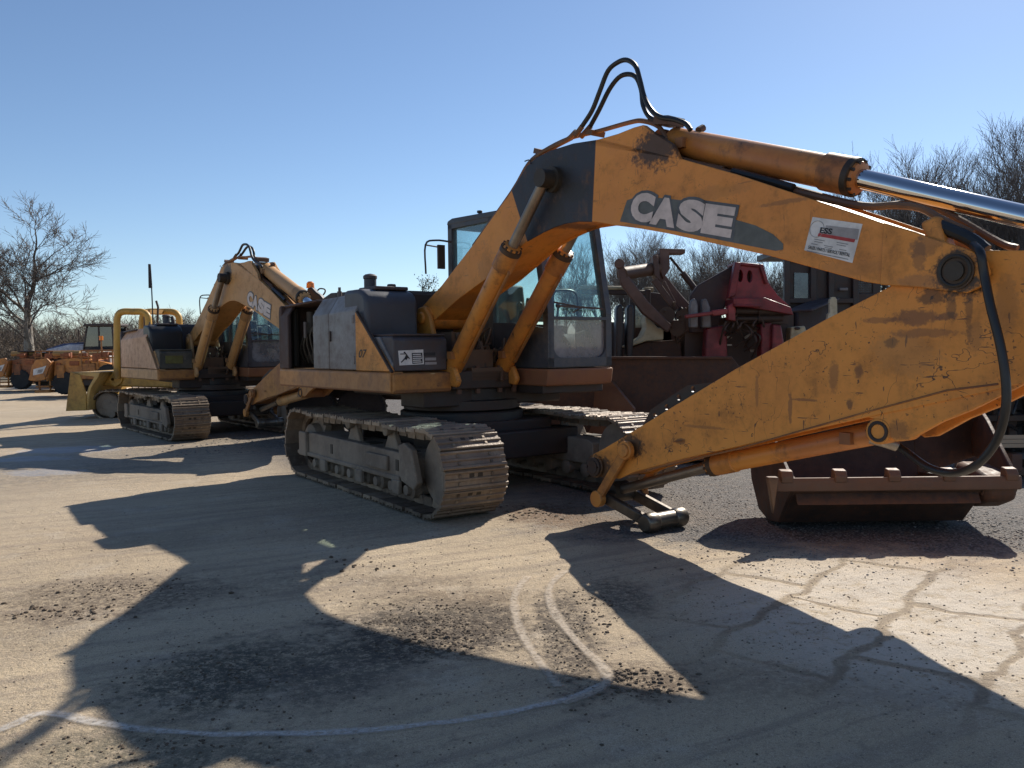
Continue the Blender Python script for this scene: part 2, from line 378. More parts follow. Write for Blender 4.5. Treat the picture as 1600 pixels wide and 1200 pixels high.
# outlines of the boom and arm plates, in metres of the machine's own x,z
BTOP = [Ay(u, v, NY) for u, v in [(655, 484), (690, 446), (740, 381), (800, 297), (823, 259), (838, 246), (860, 235), (895, 224), (940, 217), (1000, 232), (1060, 247), (1150, 272), (1250, 305), (1340, 335), (1430, 366)]]
BBOT = [Ay(u, v, NY) for u, v in [(1428, 449), (1400, 448), (1350, 440), (1200, 399), (1100, 377), (1040, 364), (1000, 357), (960, 352), (930, 347), (905, 346.5), (883, 350), (865, 356), (850, 363), (823, 378), (800, 399), (759, 436), (715, 468), (674, 505)]]
RIDGE = [Ay(u, v, NY) for u, v in [(905, 224), (930, 219), (965, 209), (990, 199), (1005, 195), (1022, 208), (1050, 225), (1062, 250)]]
EAR = [Ay(u, v, NY - .025) for u, v in [(1380, 348), (1428, 362), (1452, 371), (1520, 392), (1541, 408), (1546, 426), (1536, 446), (1512, 458), (1480, 455), (1440, 449), (1375, 445)]]
ARMP = [Ay(u, v, NY + .02) for u, v in [(968, 748), (950, 748), (925, 742), (917, 726), (922, 712), (945, 700), (985, 676), (1050, 636), (1150, 576), (1290, 499), (1380, 453), (1470, 405), (1545, 391), (1600, 391), (1680, 380), (1740, 352), (1775, 368), (1770, 420), (1700, 540), (1600, 599), (1500, 622), (1350, 653), (1200, 687), (1150, 699), (1072, 716), (990, 738)]]
LUG = [Ay(u, v, NY + .03) for u, v in [(1340, 648), (1374, 657), (1384, 679), (1400, 690), (1420, 688), (1470, 660), (1520, 640), (1600, 600), (1600, 590), (1500, 615)]]
PLATE = [Ay(u, v, NY + .09) for u, v in [(1004, 668), (1018, 640), (1075, 602), (1118, 597), (1105, 612)]]
BPIN = Ay(866, 281, NY)
ACB = Ay(1040, 219, CY); ACE = Ay(1335, 277, CY); ACR = Ay(1720, 366, CY)     # arm cylinder
BCB = Ay(1398, 671, CY); BCE = Ay(1115, 727, CY); BCR = Ay(965, 766, CY)      # bucket cylinder
LKT = Ay(983, 703, NY); LKB = Ay(935, 779, NY - .03)                           # bucket link pins
TLE = Ay(1012, 817, NY + .03); ATIP = Ay(930, 729, NY)

def rot2(p, c, a):
    x, z = p[0] - c[0], p[1] - c[1]; return (c[0] + x * math.cos(a) - z * math.sin(a), c[1] + x * math.sin(a) + z * math.cos(a))

# paint schemes of the boom: dark band round the elbow
_e1a, _e1b = Ay(931, 222, NY), Ay(925, 350, NY); _e0a, _e0b = Ay(797, 290, NY), Ay(828, 390, NY)
def elbow_band(nt, sep, col, nz):
    x, z = sep.outputs[0], sep.outputs[2]
    def side(a, b):     # signed distance right of the line a-b
        dx, dz = b[0] - a[0], b[1] - a[1]; L = math.hypot(dx, dz)
        return math_(nt, 'ADD', math_(nt, 'SUBTRACT', math_(nt, 'MULTIPLY', x, -dz / L), math_(nt, 'MULTIPLY', z, -dx / L)), (dz * a[0] - dx * a[1]) / L)
    r = ramp(nt, side(_e1a, _e1b), -.006, .006); l = ramp(nt, side(_e0a, _e0b), -.006, .006)
    # both lines run downwards, so the band lies to the right of the first and left of the second
    f = math_(nt, 'MULTIPLY', r, math_(nt, 'SUBTRACT', 1, l))
    f2 = math_(nt, 'MULTIPLY', l, math_(nt, 'SUBTRACT', 1, r)); f = math_(nt, 'MAXIMUM', f, f2)
    y = math_(nt, 'ABSOLUTE', math_(nt, 'SUBTRACT', sep.outputs[1], CY))
    f = math_(nt, 'MULTIPLY', f, ramp(nt, y, (FY - NY) / 2 - .008, (FY - NY) / 2 - .003))
    return mix(nt, f, col, (.022, .024, .034))
GR = (.02, .016, .013)
def P2(u, v): return Ay(u, v, NY)
def sp(u, v, ru, rv, col, am):
    c = P2(u, v); a = P2(u + ru, v); b_ = P2(u, v + rv); return (c[0], c[1], abs(a[0] - c[0]) * .85, abs(b_[1] - c[1]) * .8, col, am * (1 if col is GR else .75))
boomspots = [sp(1497, 425, 42, 42, GR, .95), sp(1030, 225, 40, 40, GR, .9), sp(862, 283, 34, 42, GR, .8), sp(1452, 385, 30, 20, (.12, .06, .03), .7), sp(900, 300, 25, 18, GR, .6), sp(1330, 420, 60, 14, (.3, .13, .04), .4), sp(1120, 300, 60, 12, (.34, .15, .04), .5), sp(700, 470, 40, 14, (.3, .13, .04), .6), sp(1000, 350, 60, 5, (.2, .09, .04), .6), sp(1230, 315, 50, 5, (.16, .08, .035), .7), sp(1440, 400, 12, 30, (.12, .06, .03), .7), sp(870, 335, 14, 40, GR, .6), sp(760, 420, 14, 40, (.3, .13, .04), .5), sp(1440, 440, 40, 14, (.2, .1, .05), .6)]
armspots = [sp(1497, 428, 46, 46, GR, .95), sp(1425, 496, 42, 14, (.13, .055, .03), .95), sp(1478, 494, 18, 8, (.1, .045, .03), .9), sp(1390, 535, 10, 9, (.05, .03, .02), .9), sp(1340, 580, 8, 14, (.12, .05, .025), .9),
            sp(1410, 555, 60, 40, (.3, .15, .05), .5), sp(1450, 520, 60, 8, (.14, .06, .03), .7), sp(1380, 500, 40, 5, (.14, .06, .03), .7), sp(1300, 590, 8, 26, (.2, .085, .03), .8), sp(1232, 640, 3, 30, (.14, .06, .03), .8), sp(1255, 625, 20, 3, (.12, .05, .03), .8),
            sp(985, 697, 24, 22, GR, .85), sp(930, 729, 30, 26, GR, .9), sp(1060, 690, 9, 6, (.1, .05, .03), .9), sp(1325, 632, 5, 9, (.06, .03, .02), .95), sp(1100, 668, 40, 3, (.16, .07, .03), .6), sp(1180, 610, 3, 30, (.16, .07, .03), .6), sp(1400, 672, 20, 18, (.1, .05, .025), .7), sp(1484, 478, 8, 36, (.06, .035, .02), .75), sp(1512, 486, 7, 50, (.08, .04, .02), .7), sp(1455, 462, 26, 16, GR, .7), sp(1570, 480, 20, 60, (.26, .12, .04), .6), sp(1520, 520, 14, 30, (.2, .09, .03), .6)]
MT['boom_a'] = worn('boom_paint', YEL, alt=(.64, .235, .04), rustamt=.3, dirt=(.3, .14, .045), dirtamt=.35, rough=.5, scratch=.35, regions=elbow_band, spots=boomspots)
MT['arm_a'] = worn('scratched_arm_paint', YEL, alt=(.66, .245, .04), rust=(.11, .05, .025), rustamt=.55, dirt=(.3, .145, .04), dirtamt=.4, rough=.52, scratch=.9, spots=armspots)
MT['boom_b'] = worn('faded_boom_paint', (.55, .28, .09), alt=(.48, .24, .08), rustamt=.3, dirt=(.22, .13, .06), dirtamt=.45, rough=.52, scratch=.3, spots=[(BPIN[0], BPIN[1], .2, .2, GR, .9), (2.7, 3.45, .8, .12, GR, .6), (JOINT[0], JOINT[1], .3, .3, GR, .9)])

TG, TW, TR, TXC = 2.176 / 2, .667, .421, 1.703
def track_path(nsh=50):
    Ls = 2 * TXC; Pm = 2 * Ls + 2 * math.pi * TR; out = []
    for i in range(nsh):
        s = (i + .35) * Pm / nsh
        if s < Ls: p = (-TXC + s, 0.0); a = 0; n = -math.pi / 2
        elif s < Ls + math.pi * TR: t = (s - Ls) / TR; n = -math.pi / 2 + t; p = (TXC + TR * math.cos(n), TR + TR * math.sin(n))
        elif s < 2 * Ls + math.pi * TR:
            q = s - Ls - math.pi * TR; n = math.pi / 2; sag = .022 * (1 - math.cos(q / Ls * 2 * math.pi * 3)) / 2
            p = (TXC - q, 2 * TR - sag)
        else: t = (s - 2 * Ls - math.pi * TR) / TR; n = math.pi / 2 + t; p = (-TXC + TR * math.cos(n), TR + TR * math.sin(n))
        out.append((p, n))
    return out, Pm / nsh
def crawler(root, side, cr):
    """one track: frame, shoes, rollers, idler, sprocket; side -1 right, +1 left; cr turns it with the undercarriage"""
    yc = side * TG
    def tr(mb): c, s = math.cos(cr), math.sin(cr); return mb.map(lambda p: (p[0] * c - p[1] * s, p[0] * s + p[1] * c, p[2]))
    fr = MB(); o = side
    yo, yi = yc + o * .235, yc - o * .2
    fr.prism([(-1.72, .26), (1.28, .26), (1.33, .32), (1.33, .5), (1.22, .54), (-1.45, .55), (-1.72, .5)], yi, yo)
    fr.prism([(-.5, .54), (-.38, .72), (-.27, .72), (-.15, .54)], yc - .08, yc + o * .14)
    fr.prism([(.48, .53), (.6, .72), (.7, .72), (.82, .53)], yc - .08, yc + o * .14)
    # nose guard: slanted gusset over the idler
    fr.prism([(1.15, .28), (1.42, .22), (1.5, .3), (1.38, .6), (1.22, .66), (1.1, .62)], yo - o * .02, yo + o * .05)
    fr.box((-.4, yo + o * .012, .28), (2.9, .025, .05)); fr.box((.55, yo + o * .02, .41), (.5, .04, .15)); fr.box((-1.62, yo + o * .02, .4), (.24, .05, .3))
    for x in (-.95, .1, 1.0): fr.box((x, yo + o * .02, .2), (.16, .05, .14))
    f = tr(fr).build('track_frame', [MT['trackdirt']], root, bevel=.014)
    wd = MB()
    for x in (-.75, .98): wd.sp().box((x, yo + o * .001, .41), (.06, .012, .11))
    wd.sp().box((.98, yc + o * .1, .546), (.2, .16, .01)); wd.sp().box((0.1, yc + o * .1, .549), (.2, .16, .01))
    tr(wd).build('frame_slot_shade', [MT['grime']], f)  # slot openings drawn as dark blocks, their shade put into the colour
    pth, p = track_path(); h = p / 2
    prof = [(-h + .009, -.05), (h - .009, -.05), (h - .007, -.026), (h - .014, -.022), (.078, -.008), (.066, -.006), (.05, -.02), (.014, -.02), (.008, -.007), (-.008, -.007), (-.016, -.02), (-.052, -.019), (-.06, -.004), (-.08, -.002), (-h + .006, -.012)]
    ch = MB(); rng = random.Random(3 + side)
    for (q, n) in pth:
        N_ = (math.cos(n), math.sin(n)); T_ = (-N_[1], N_[0]); w = rng.uniform(-.005, .006)
        poly = [(q[0] + T_[0] * a + N_[0] * (b_ + w), q[1] + T_[1] * a + N_[1] * (b_ + w)) for a, b_ in prof]
        j = rng.uniform(-.012, .012)
        ch.prism(poly, yc - TW / 2 + j, yc + TW / 2 + j)
        def pt(a, b_): return (q[0] + T_[0] * a + N_[0] * b_, q[1] + T_[1] * a + N_[1] * b_)
        for yy in (-.1, .1): ch.prism([pt(-h * 1.05, -.06), pt(-h * .8, -.14), pt(h * .8, -.14), pt(h * 1.05, -.06), pt(h * .6, -.05), pt(-h * .6, -.05)], yc + yy - .02, yc + yy + .02)
        for yy in (-.045, .045):       # mud relief slots: dark raised blocks stand in for the shade inside
            ch.prism([pt(.016, -.0218), pt(.05, -.0218), pt(.05, -.0165), pt(.016, -.0165)], yc + yy - .024, yc + yy + .024, m=1)
            if False: pass
        for yy in (-.17, .17):
            for aa in (-.035, .035): ch.prism([pt(aa - .013, -.024), pt(aa + .013, -.024), pt(aa + .013, -.005), pt(aa - .013, -.005)], yc + yy - .012, yc + yy + .012)
    tr(ch).build('track_chain', [MT['track'], MT['grime']], f, smooth=False)
    il = MB(); il.lathe((TXC - .02, yc - .13, TR), (0, 1, 0), [(0, .1), (0, .33), (.04, .34), (.06, .3), (.2, .3), (.22, .34), (.26, .33), (.26, .1)], 32)
    tr(il).build('idler', [MT['trackdirt']], f)
    sp_ = MB(); n = 21; ring = []
    for i in range(n * 4):
        a = 2 * math.pi * i / (n * 4); r = .335 if i % 4 in (0, 1) else .285; ring.append((-TXC + r * math.cos(a), TR + r * math.sin(a)))
    sp_.prism(ring, yc - .04, yc + .04); sp_.lathe((-TXC, yc - side * .2, TR), (0, side, 0), [(-.05, .22), (.25, .22), (.33, .21), (.36, .17), (.37, .05)], 28)
    tr(sp_).build('sprocket', [MT['trackdirt']], f)
    for i in range(8):
        x = -1.32 + i * .355
        b = MB(); b.lathe((x, yc - o * .2, .185), (0, o, 0), [(0, .05), (.02, .085), (.1, .085), (.11, .07), (.29, .07), (.3, .088), (.38, .088), (.4, .06), (.44, .05)], 16)
        tr(b).build('track_roller', [MT['trackdirt']], f)
    for x in (-.33, .65):
        b = MB(); b.lathe((x, yc - o * .1, .735), (0, o, 0), [(0, .06), (.1, .062), (.12, .05), (.25, .05), (.27, .062), (.31, .06), (.33, .02)], 16)
        tr(b).build('carrier_roller', [MT['trackdirt']], f)

def cyl_pair(root, name, base, end, rod, y, rb, rr, mb_, mr, label=None, eye=.085, half=.075, pipe=1):
    """hydraulic ram: barrel from base to gland end, rod on to its eye (x,z pairs) in the plane y"""
    B_, E_, R_ = Vector((base[0], y, base[1])), Vector((end[0], y, end[1])), Vector((rod[0], y, rod[1]))
    d = (E_ - B_).normalized(); L = (E_ - B_).length
    b = MB(); b.cyl(B_ + Vector((0, -half, 0)), B_ + Vector((0, half, 0)), eye, 20)
    b.lathe(B_ + d * eye * .6, d, [(0, rb * .7), (.05, rb), (L - .28, rb), (L - .275, rb * 1.12), (L - .08, rb * 1.12), (L - .07, rb * .98), (L - .01, rb * .95), (L, rr * 1.3)], 28)
    b.lathe(B_ + d * (eye * .6 + L - .085), d, [(0, rb * 1.0), (.005, rb * 1.14), (.05, rb * 1.14), (.055, rb)], 28, m=1)
    for k in range(10):   # gland bolts
        a = k * .628; x_ = d.orthogonal().normalized(); y_ = d.cross(x_)
        c = B_ + d * (L - .0 + eye * .6) + (x_ * math.cos(a) + y_ * math.sin(a)) * rb * .95
        b.cyl(c - d * .05, c - d * .005, .013, 6, m=1)
    pt = d.orthogonal().normalized(); pt = Vector((0, -1, 0)) if abs(d.y) < .5 else pt
    b.box(B_ + d * .3 + pt * rb, (.08, .08, .08)); 
    off = d.cross(Vector((0, 1, 0))).normalized() * (rb + .025) * (-1 if d.x > 0 else 1)
    if pipe: b.tube([B_ + d * .28 + off * .6, B_ + d * .3 + off, B_ + d * (L - .2) + off, B_ + d * (L - .16) + off * .6], .016, 8)
    c = b.build(name, [mb_, MT['ramgrime']], root, ang=40)
    r = MB(); r.cyl(B_ + d * L, R_ - d * .06, rr, 24)
    r.cyl(R_ + Vector((0, -half, 0)), R_ + Vector((0, half, 0)), eye, 20, m=1)
    r.build('rod', [mr, MT['grime']], c, ang=40)
    return c

def excavator(name, loc, ang, cr, old, drot=0., arot=0., ascale=1.):
    """old: False = the nearer machine, True = its dirtier twin. drot/arot: boom and arm swing"""
    root = empty(name, loc, ang - math.pi / 2)
    ym = MT['pale_yellow'] if old else MT['yellow']; ry = MT['rusty_yellow']
    bt = lambda p: rot2(p, FOOT, drot)
    def at_(p):
        q = (JOINT[0] + (p[0] - JOINT[0]) * ascale, JOINT[1] + (p[1] - JOINT[1]) * ascale); return bt(rot2(q, JOINT, arot))
    for s in (-1, 1): crawler(root, s, cr)
    # undercarriage centre and slewing ring
    c = MB(); c.box((0, 0, .58), (1.5, 1.5, .36)); c.box((.75, 0, .5), (.36, 2.0, .3), (0, 0, 0)); c.box((-.75, 0, .5), (.36, 2.0, .3)); c.cyl((0, 0, .74), (0, 0, .86), .72, 32)
    c.build('car_body', [MT['darksteel']], root, bevel=.02)
    c = MB(); c.lathe((0, 0, .86), (0, 0, 1), [(0, .62), (.02, .68), (.12, .68), (.13, .6), (.25, .6)], 40); c.build('slewing_ring', [MT['darksteel']], root)
    # platform
    c = MB(); c.box((-.85, 0, 1.2), (2.9, 2.4, .16)); c.box((-.1, CY, 1.22), (1.5, .8, .2)); c.box((.2, .83, 1.2), (1.85, .8, .1)); c.box((-.4, 0, 1.08), (1.8, 1.5, .1)); c.box((.3, .1, 1.03), (.5, 1.9, .2)); c.box((.75, .83, 1.1), (.6, .9, .1))
    c.build('platform', [MT['darksteel']], root, bevel=.015)
    XF, XR, WY, RT = .6, -2.33, 1.283, 1.33
    # side rail under the doors and under the tool box
    c = MB(); c.prism([(-WY, 1.12), (-WY + .015, 1.105), (-WY + .16, 1.105), (-WY + .16, RT), (-WY + .02, RT), (-WY, RT - .02)], XR, XF, 'x')
    c.build('side_rail', [MT['pale_yellow'] if old else MT['rail']], root, bevel=.02)
    c = MB(); c.prism([(XF - .12, 1.12), (XF + .03, 1.1), (XF + .05, 1.13), (XF + .05, RT - .02), (XF - .12, RT)], -WY + .02, -.56); c.build('front_rail', [ry], root, bevel=.03)
    c = MB(); c.prism([(WY + .01, 1.12), (WY - .16, 1.105), (WY - .16, RT), (WY, RT)], XR, 1.0, 'x'); c.build('side_rail', [ry], root, bevel=.02)
    # engine house: rear part, open bay, doors, tank, wedge
    yb = -WY + .015
    def topz(x): return 2.14 + .06 * (x - XR) / 2.2
    c = MB()
    c.prism([(XR, RT), (XR + .09, RT), (XR + .09, topz(XR)), (XR + .03, topz(XR) - .01), (XR, topz(XR) - .08)], -WY, WY)                  # rear wall
    c.prism([(XR + .09, topz(XR) - .03), (-1.26, topz(-1.26) - .03), (-1.26, topz(-1.26)), (XR + .09, topz(XR))], -WY + .04, WY)           # roof strip over the bay
    c.prism([(-1.26, topz(-1.26) - .03), (-.45, 2.2), (-.45, 2.24), (-1.26, topz(-1.26))], -WY + .2, WY)
    c.prism([(XR, topz(XR) + .0), (-.5, 2.21), (-.52, 2.26), (-1.9, 2.3), (XR + .1, 2.22)], -.75, WY - .05)                                  # hood hump
    c.prism([(-.45, 1.3), (-.42, 1.3), (-.42, 2.22), (-.45, 2.22)], -WY + .1, WY)                                                     # firewall
    c.prism([(XR + .05, RT), (-.45, RT), (-.45, 2.2), (XR + .05, 2.1)], WY - .03, WY)                                                    # far doors
    c.build('engine_house', [MT['rust_panel'] if not old else MT['dark_grey']], root, bevel=.015)
    c = MB(); c.box((-1.75, -.55, 1.72), (.55, .8, .62)); c.cyl((-2.05, -.9, 1.5), (-1.5, -.9, 1.5), .13, 16); c.cyl((-1.9, -1.02, 1.75), (-1.9, -1.02, 2.05), .06, 12); c.box((-1.45, -.9, 1.8), (.1, .5, .5))
    for i in range(6): c.tube(smooth_path([(-2.15 + .12 * i, -1.0, 1.4), (-2.1 + .1 * i, -1.08, 1.6 + .05 * i), (-1.9 + .07 * i, -1.0, 1.9), (-1.6, -.8, 1.98)], 4), .018, 6)
    c.tube([(XR + .12, -1.1, 1.36), (XR + .12, -1.1, 2.1)], .05, 10)
    c.build('engine', [MT['grime']], root)
    if not old:
        c = MB(); c.cyl((-1.86, -1.12, 1.72), (-1.86, -1.12, 1.92), .022, 10); c.build('filter', [MT['panel_grey']], root)
    def door(x0, x1, mat, nm='side_door'):
        z0, z1 = topz(x0), topz(x1)
        d = MB(); prof = lambda z: [(-WY, RT + .01), (-WY + .03, RT + .01), (-WY + .03, z - .22), (-WY + .17, z - .03), (-WY + .17, z + .0), (-WY + .13, z), (-WY, z - .2)]
        a, b_ = prof(z0), prof(z1)
        d.prism(a, x0, x1, 'x', poly2=b_)
        o = d.build(nm, [mat], root, bevel=.012); return o
    if not old:
        door(-1.27, -.835, MT['panel_grey']); dd = door(-.825, -.15, MT['panel_grey'])
        h = MB(); h.box((-.78, -WY - .008, 1.72), (.03, .02, .12)); h.build('handle', [MT['black']], dd, bevel=.005)
        for z in (1.45, 1.9): h = MB(); h.box((-.2, -WY - .004, z), (.05, .012, .09)); h.build('hinge', [MT['panel_grey']], dd, bevel=.004)
        # back stiffener of the open bay
        c = MB(); c.prism([(-WY + .0, RT), (-WY + .05, RT), (-WY + .05, 2.02), (-WY + .12, 2.12), (-WY + .07, 2.12), (-WY, 2.0)], XR + .002, XR + .3, 'x'); c.build('bay_post', [MT['rust_panel']], root, bevel=.012)
    else:
        door(XR + .0, -.15, MT['bleached'], 'side_door')
    # wedge
    c = MB(); c.prism([(-.155, RT + .005), (.64, RT + .005), (.6, RT + .05), (-.09, 1.93), (-.155, 1.98)], -WY - .002, -WY + .04); wg = c.build('wedge_panel', [MT['bleached'] if old else MT['yellow']], root, bevel=.008)
    c = MB(); c.bar((.655, -WY - .004, RT + .0), (-.10, -WY - .004, 1.975), .03, .02); c.build('wedge_trim', [MT['darksteel'] if not old else MT['pale_yellow']], wg)
    # tank with its rounded front
    tm = MT['dark_grey'] if not old else MT['black']
    c = MB(); c.prism([(-.5, 1.34), (.02, 1.34), (.05, 1.74), (.04, 2.1), (-.02, 2.19), (-.14, 2.23), (-.5, 2.23)], -WY + .03, -.6); c.build('fuel_tank', [tm], root, bevel=.05, seg=4)
    c = MB(); c.box((-.28, -.86, 2.245), (.4, .42, .04)); c.cyl((-.2, -.8, 2.25), (-.2, -.8, 2.3), .05, 16); c.build('tank_cover', [MT['dark_grey']], root, bevel=.012)
    # tool box
    c = MB(); c.prism([(-.1, RT + .005), (.6, RT + .005), (.6, 1.66), (.55, 1.7), (-.1, 1.7)], -WY + .05, -.585); c.prism([(-.1, 1.7), (.57, 1.7), (.58, 1.725), (-.1, 1.725)], -WY + .06, -.58)
    tb = c.build('tool_box', [MT['dark_grey'] if not old else MT['oldbox']], root, bevel=.02)
    c = MB(); c.prism([(.05, RT), (.59, RT), (.585, 1.42), (.33, 1.695), (.05, 1.695)], -WY + .03, -WY + .06); c.build('box_cheek', [MT['panel_grey'] if not old else MT['pale_yellow']], tb, bevel=.006)
    if not old:
        d = MB(); X = XF + .004
        def q(u, v, e=0.): y, z = Ax(u, v, XF); return (X + e, y, z)
        def quad(pts, m, e): 
            P = [q(u, v, e) for u, v in pts]; Pb = [(x - .003, y, z) for x, y, z in P]; n = len(P)
            d.add(P + Pb, [tuple(range(n)), tuple(range(2 * n - 1, n - 1, -1))] + [(i, (i + 1) % n, (i + 1) % n + n, i + n) for i in range(n)], m)
        quad([(622, 548), (661, 546), (662, 569), (624, 571)], 0, 0)
        quad([(643, 551.5), (659.5, 551), (660, 567.5), (644, 568.5)], 1, .002)
        for i in range(5): quad([(644.5, 553.2 + i * 3), (657 + (i % 3), 552.8 + i * 3), (657 + (i % 3), 554.2 + i * 3), (644.5, 554.6 + i * 3)], 0, .004)
        for pts in [[(625, 552.5), (634, 552.3), (633, 553.7), (625, 553.9)], [(633, 550.5), (640, 560), (639, 561.2), (632, 552)], [(636, 558), (627, 567), (626, 565.6), (634, 557)], [(634, 554), (638, 558), (634, 563), (632, 559)], [(630, 551.5), (631, 549.5), (633, 549.6), (632.5, 552)]]: quad(pts, 1, .002)
        quad([(662, 551), (680, 550.5), (680, 555.5), (662, 556)], 1, .0)
        quad([(664, 559), (681, 558.6), (681, 563), (664, 563.4)], 2, .0); quad([(664, 566), (682, 565.4), (682, 569.4), (664, 570)], 2, .0)
        d.build('warning_decal', [MT['white'], MT['ink'], MT['greyink']], tb, smooth=False)
        t = MB(); a = Ay(561, 556, -WY); w_ = Ay(573, 556, -WY); h_ = Ay(561, 568 - 22, -WY)
        put_text(t, '07', (a[0], -WY - .006, a[1] - .02), (w_[0] - a[0], 0, 0), (.012, 0, .09), 0, .01, .2); t.build('number_marking', [MT['ink']], wg, smooth=False)
    else:
        c = MB(); c.box((.607, -.95, 1.52), (.01, .34, .16)); c.build('vest_patch', [MT['limepatch']], tb, bevel=.004)
    # exhaust and pre-cleaner on the hood
    e = MB(); e.lathe((-1.05, -.62, 2.2), (0, 0, 1), [(0, .05), (.06, .05), (.07, .075), (.22, .075), (.23, .085), (.26, .085), (.28, .06), (.29, .01)], 24); e.build('air_cleaner', [MT['dark_grey']], root)
    e = MB(); e.tube([(-1.5, -.35, 2.2), (-1.5, -.35, 2.36), (-1.56, -.35, 2.45)], .045, 12); e.build('exhaust_pipe', [MT['black']], root)
    e = MB(); e.cyl((-1.32, -.9, 2.18), (-1.32, -.9, 2.28), .03, 10); e.cyl((-1.32, -.9, 2.28), (-1.32, -.9, 2.33), .018, 8); e.build('hood_latch', [MT['panel_grey']], root)
    # boom foot bracket and valve block between tool box and cab
    f = MB(); f.prism([(FOOT[0] - .32, 1.3), (FOOT[0] + .38, 1.3), (FOOT[0] + .16, FOOT[1] + .02), (FOOT[0] + .04, FOOT[1] + .14), (FOOT[0] - .1, FOOT[1] + .12), (FOOT[0] - .16, FOOT[1])], NY - .07, NY - .01); f.prism([(FOOT[0] - .32, 1.3), (FOOT[0] + .38, 1.3), (FOOT[0] + .16, FOOT[1] + .02), (FOOT[0] + .04, FOOT[1] + .14), (FOOT[0] - .1, FOOT[1] + .12), (FOOT[0] - .16, FOOT[1])], FY + .01, FY + .07)
    f.cyl((FOOT[0], NY - .1, FOOT[1]), (FOOT[0], FY + .1, FOOT[1]), .07, 20)
    f.sp().prism([(.25, 1.2), (.75, 1.15), (.8, 1.22), (.72, 1.36), (.5, 1.4), (.25, 1.42)], NY - .2, NY - .14); f.sp().prism([(.25, 1.2), (.75, 1.15), (.8, 1.22), (.72, 1.36), (.5, 1.4), (.25, 1.42)], FY + .12, FY + .18)
    f.build('boom_bracket', [ym], root, bevel=.02)
    v = MB(); rng = random.Random(5)
    v.box((.3, CY, 1.42), (.5, .42, .26)); v.box((.1, CY, 1.6), (.4, .36, .3)); v.box((.5, CY + .1, 1.28), (.3, .5, .14))
    for i in range(26):
        x, y = rng.uniform(.05, .6), rng.uniform(NY - .08, FY + .15); z = rng.uniform(1.4, 1.6)
        v.tube(smooth_path([(x, y, z), (x + rng.uniform(0, .1), y + rng.uniform(-.06, .06), z + rng.uniform(.02, .25)), (x + rng.uniform(-.1, .12), y + rng.uniform(-.1, .1), z + rng.uniform(-.1, .1)), (x + rng.uniform(-.1, .2), y + rng.uniform(-.15, .15), 1.2)], 4), rng.uniform(.012, .02), 6)
        if i % 3 == 0: v.cyl((x, y, z), (x + .07, y, z + .01), .03, 8)
    v.build('valve_block', [MT['valve']], root)
    c = MB()
    for yy in (-.45, -.2, .1, .3): c.sp().box((.62, yy, 1.22), (.03, .05, .3))
    c.build('front_step', [MT['brown']], root)
    # ---------------- boom
    top = BTOP; bot = BBOT
    b = MB(); t_ = .03
    pb = [bt(p) for p in top + bot]
    b.prism(shrink(pb, .022), NY + .008, FY - .008); b.prism(pb, NY, NY + .018); b.prism(pb, FY - .018, FY)
    ft = bt(FOOT); b.cyl((ft[0], NY - .012, ft[1]), (ft[0], FY + .012, ft[1]), .13, 28)
    for y0, y1 in ((NY, NY + .05), (FY - .05, FY)): b.prism([bt(p) for p in RIDGE], y0, y1)
    for y0, y1 in ((NY - .028, NY + .004), (FY - .004, FY + .028)): b.prism([bt(p) for p in EAR], y0, y1)
    bp_ = bt(BPIN); pass
    boom = b.build('boom', [MT['boom_b'] if old else MT['boom_a']], root, bevel=.006)
    # cap strip along the far and near top edge
    j = bt(JOINT); g = MB()
    for s, yy in ((-1, NY - .028), (1, FY + .028)): g.sp().cyl((j[0], yy - s * .02, j[1]), (j[0], yy + s * .012, j[1]), .11, 28, m=1); g.torus((j[0], yy + s * .012, j[1]), (0, 1, 0), .088, .012, 28, 8); g.cyl((j[0], yy, j[1]), (j[0], yy + s * .03, j[1]), .058, 20)
    g.build('joint_pin', [MT['grime'], MT['ramgrime']], boom)
    g = MB(); g.cyl((bp_[0], NY - .17, bp_[1]), (bp_[0], FY + .17, bp_[1]), .062, 20); g.cyl((bp_[0], NY - .05, bp_[1]), (bp_[0], FY + .05, bp_[1]), .12, 24); g.build('ram_pin', [MT['grime']], boom)
    g = MB(); a1, a2 = bt(Ay(1000, 205, CY)), bt(Ay(1062, 240, CY)); g.box(((a1[0] + a2[0]) / 2, CY, (a1[1] + a2[1]) / 2 - .06), (.34, .4, .22), (0, .3, 0)); g.build('greasy_bracket', [MT['grime']], boom, bevel=.03)
    g = MB(); k = bt(Ay(1456, 365, NY)); g.box((k[0], NY + .08, k[1]), (.11, .14, .2), (0, -.3, 0)); k = bt(Ay(1495, 378, NY)); g.build('stop_block', [ym], boom, bevel=.02)
    # lettering
    Y_ = NY - .003
    def bp3(u, v, e=0.): p = bt(Ay(u, v, NY)); return (p[0], Y_ - e, p[1])
    def bquad(mb, pts, m, e):
        P = [bp3(u, v, e) for u, v in pts]; Pb = [(x, y + .0025, z) for x, y, z in P]; n = len(P)
        mb.add(P + Pb, [tuple(range(n)), tuple(range(2 * n - 1, n - 1, -1))] + [(i, (i + 1) % n, (i + 1) % n + n, i + n) for i in range(n)], m)
    dc = MB()
    if not old: bquad(dc, [(969, 346), (980, 313), (1000, 306), (1152, 322), (1148, 343), (1180, 352), (1208, 366), (1224, 381), (1224, 390), (1212, 392), (1130, 376), (1050, 360)], 0, 0)
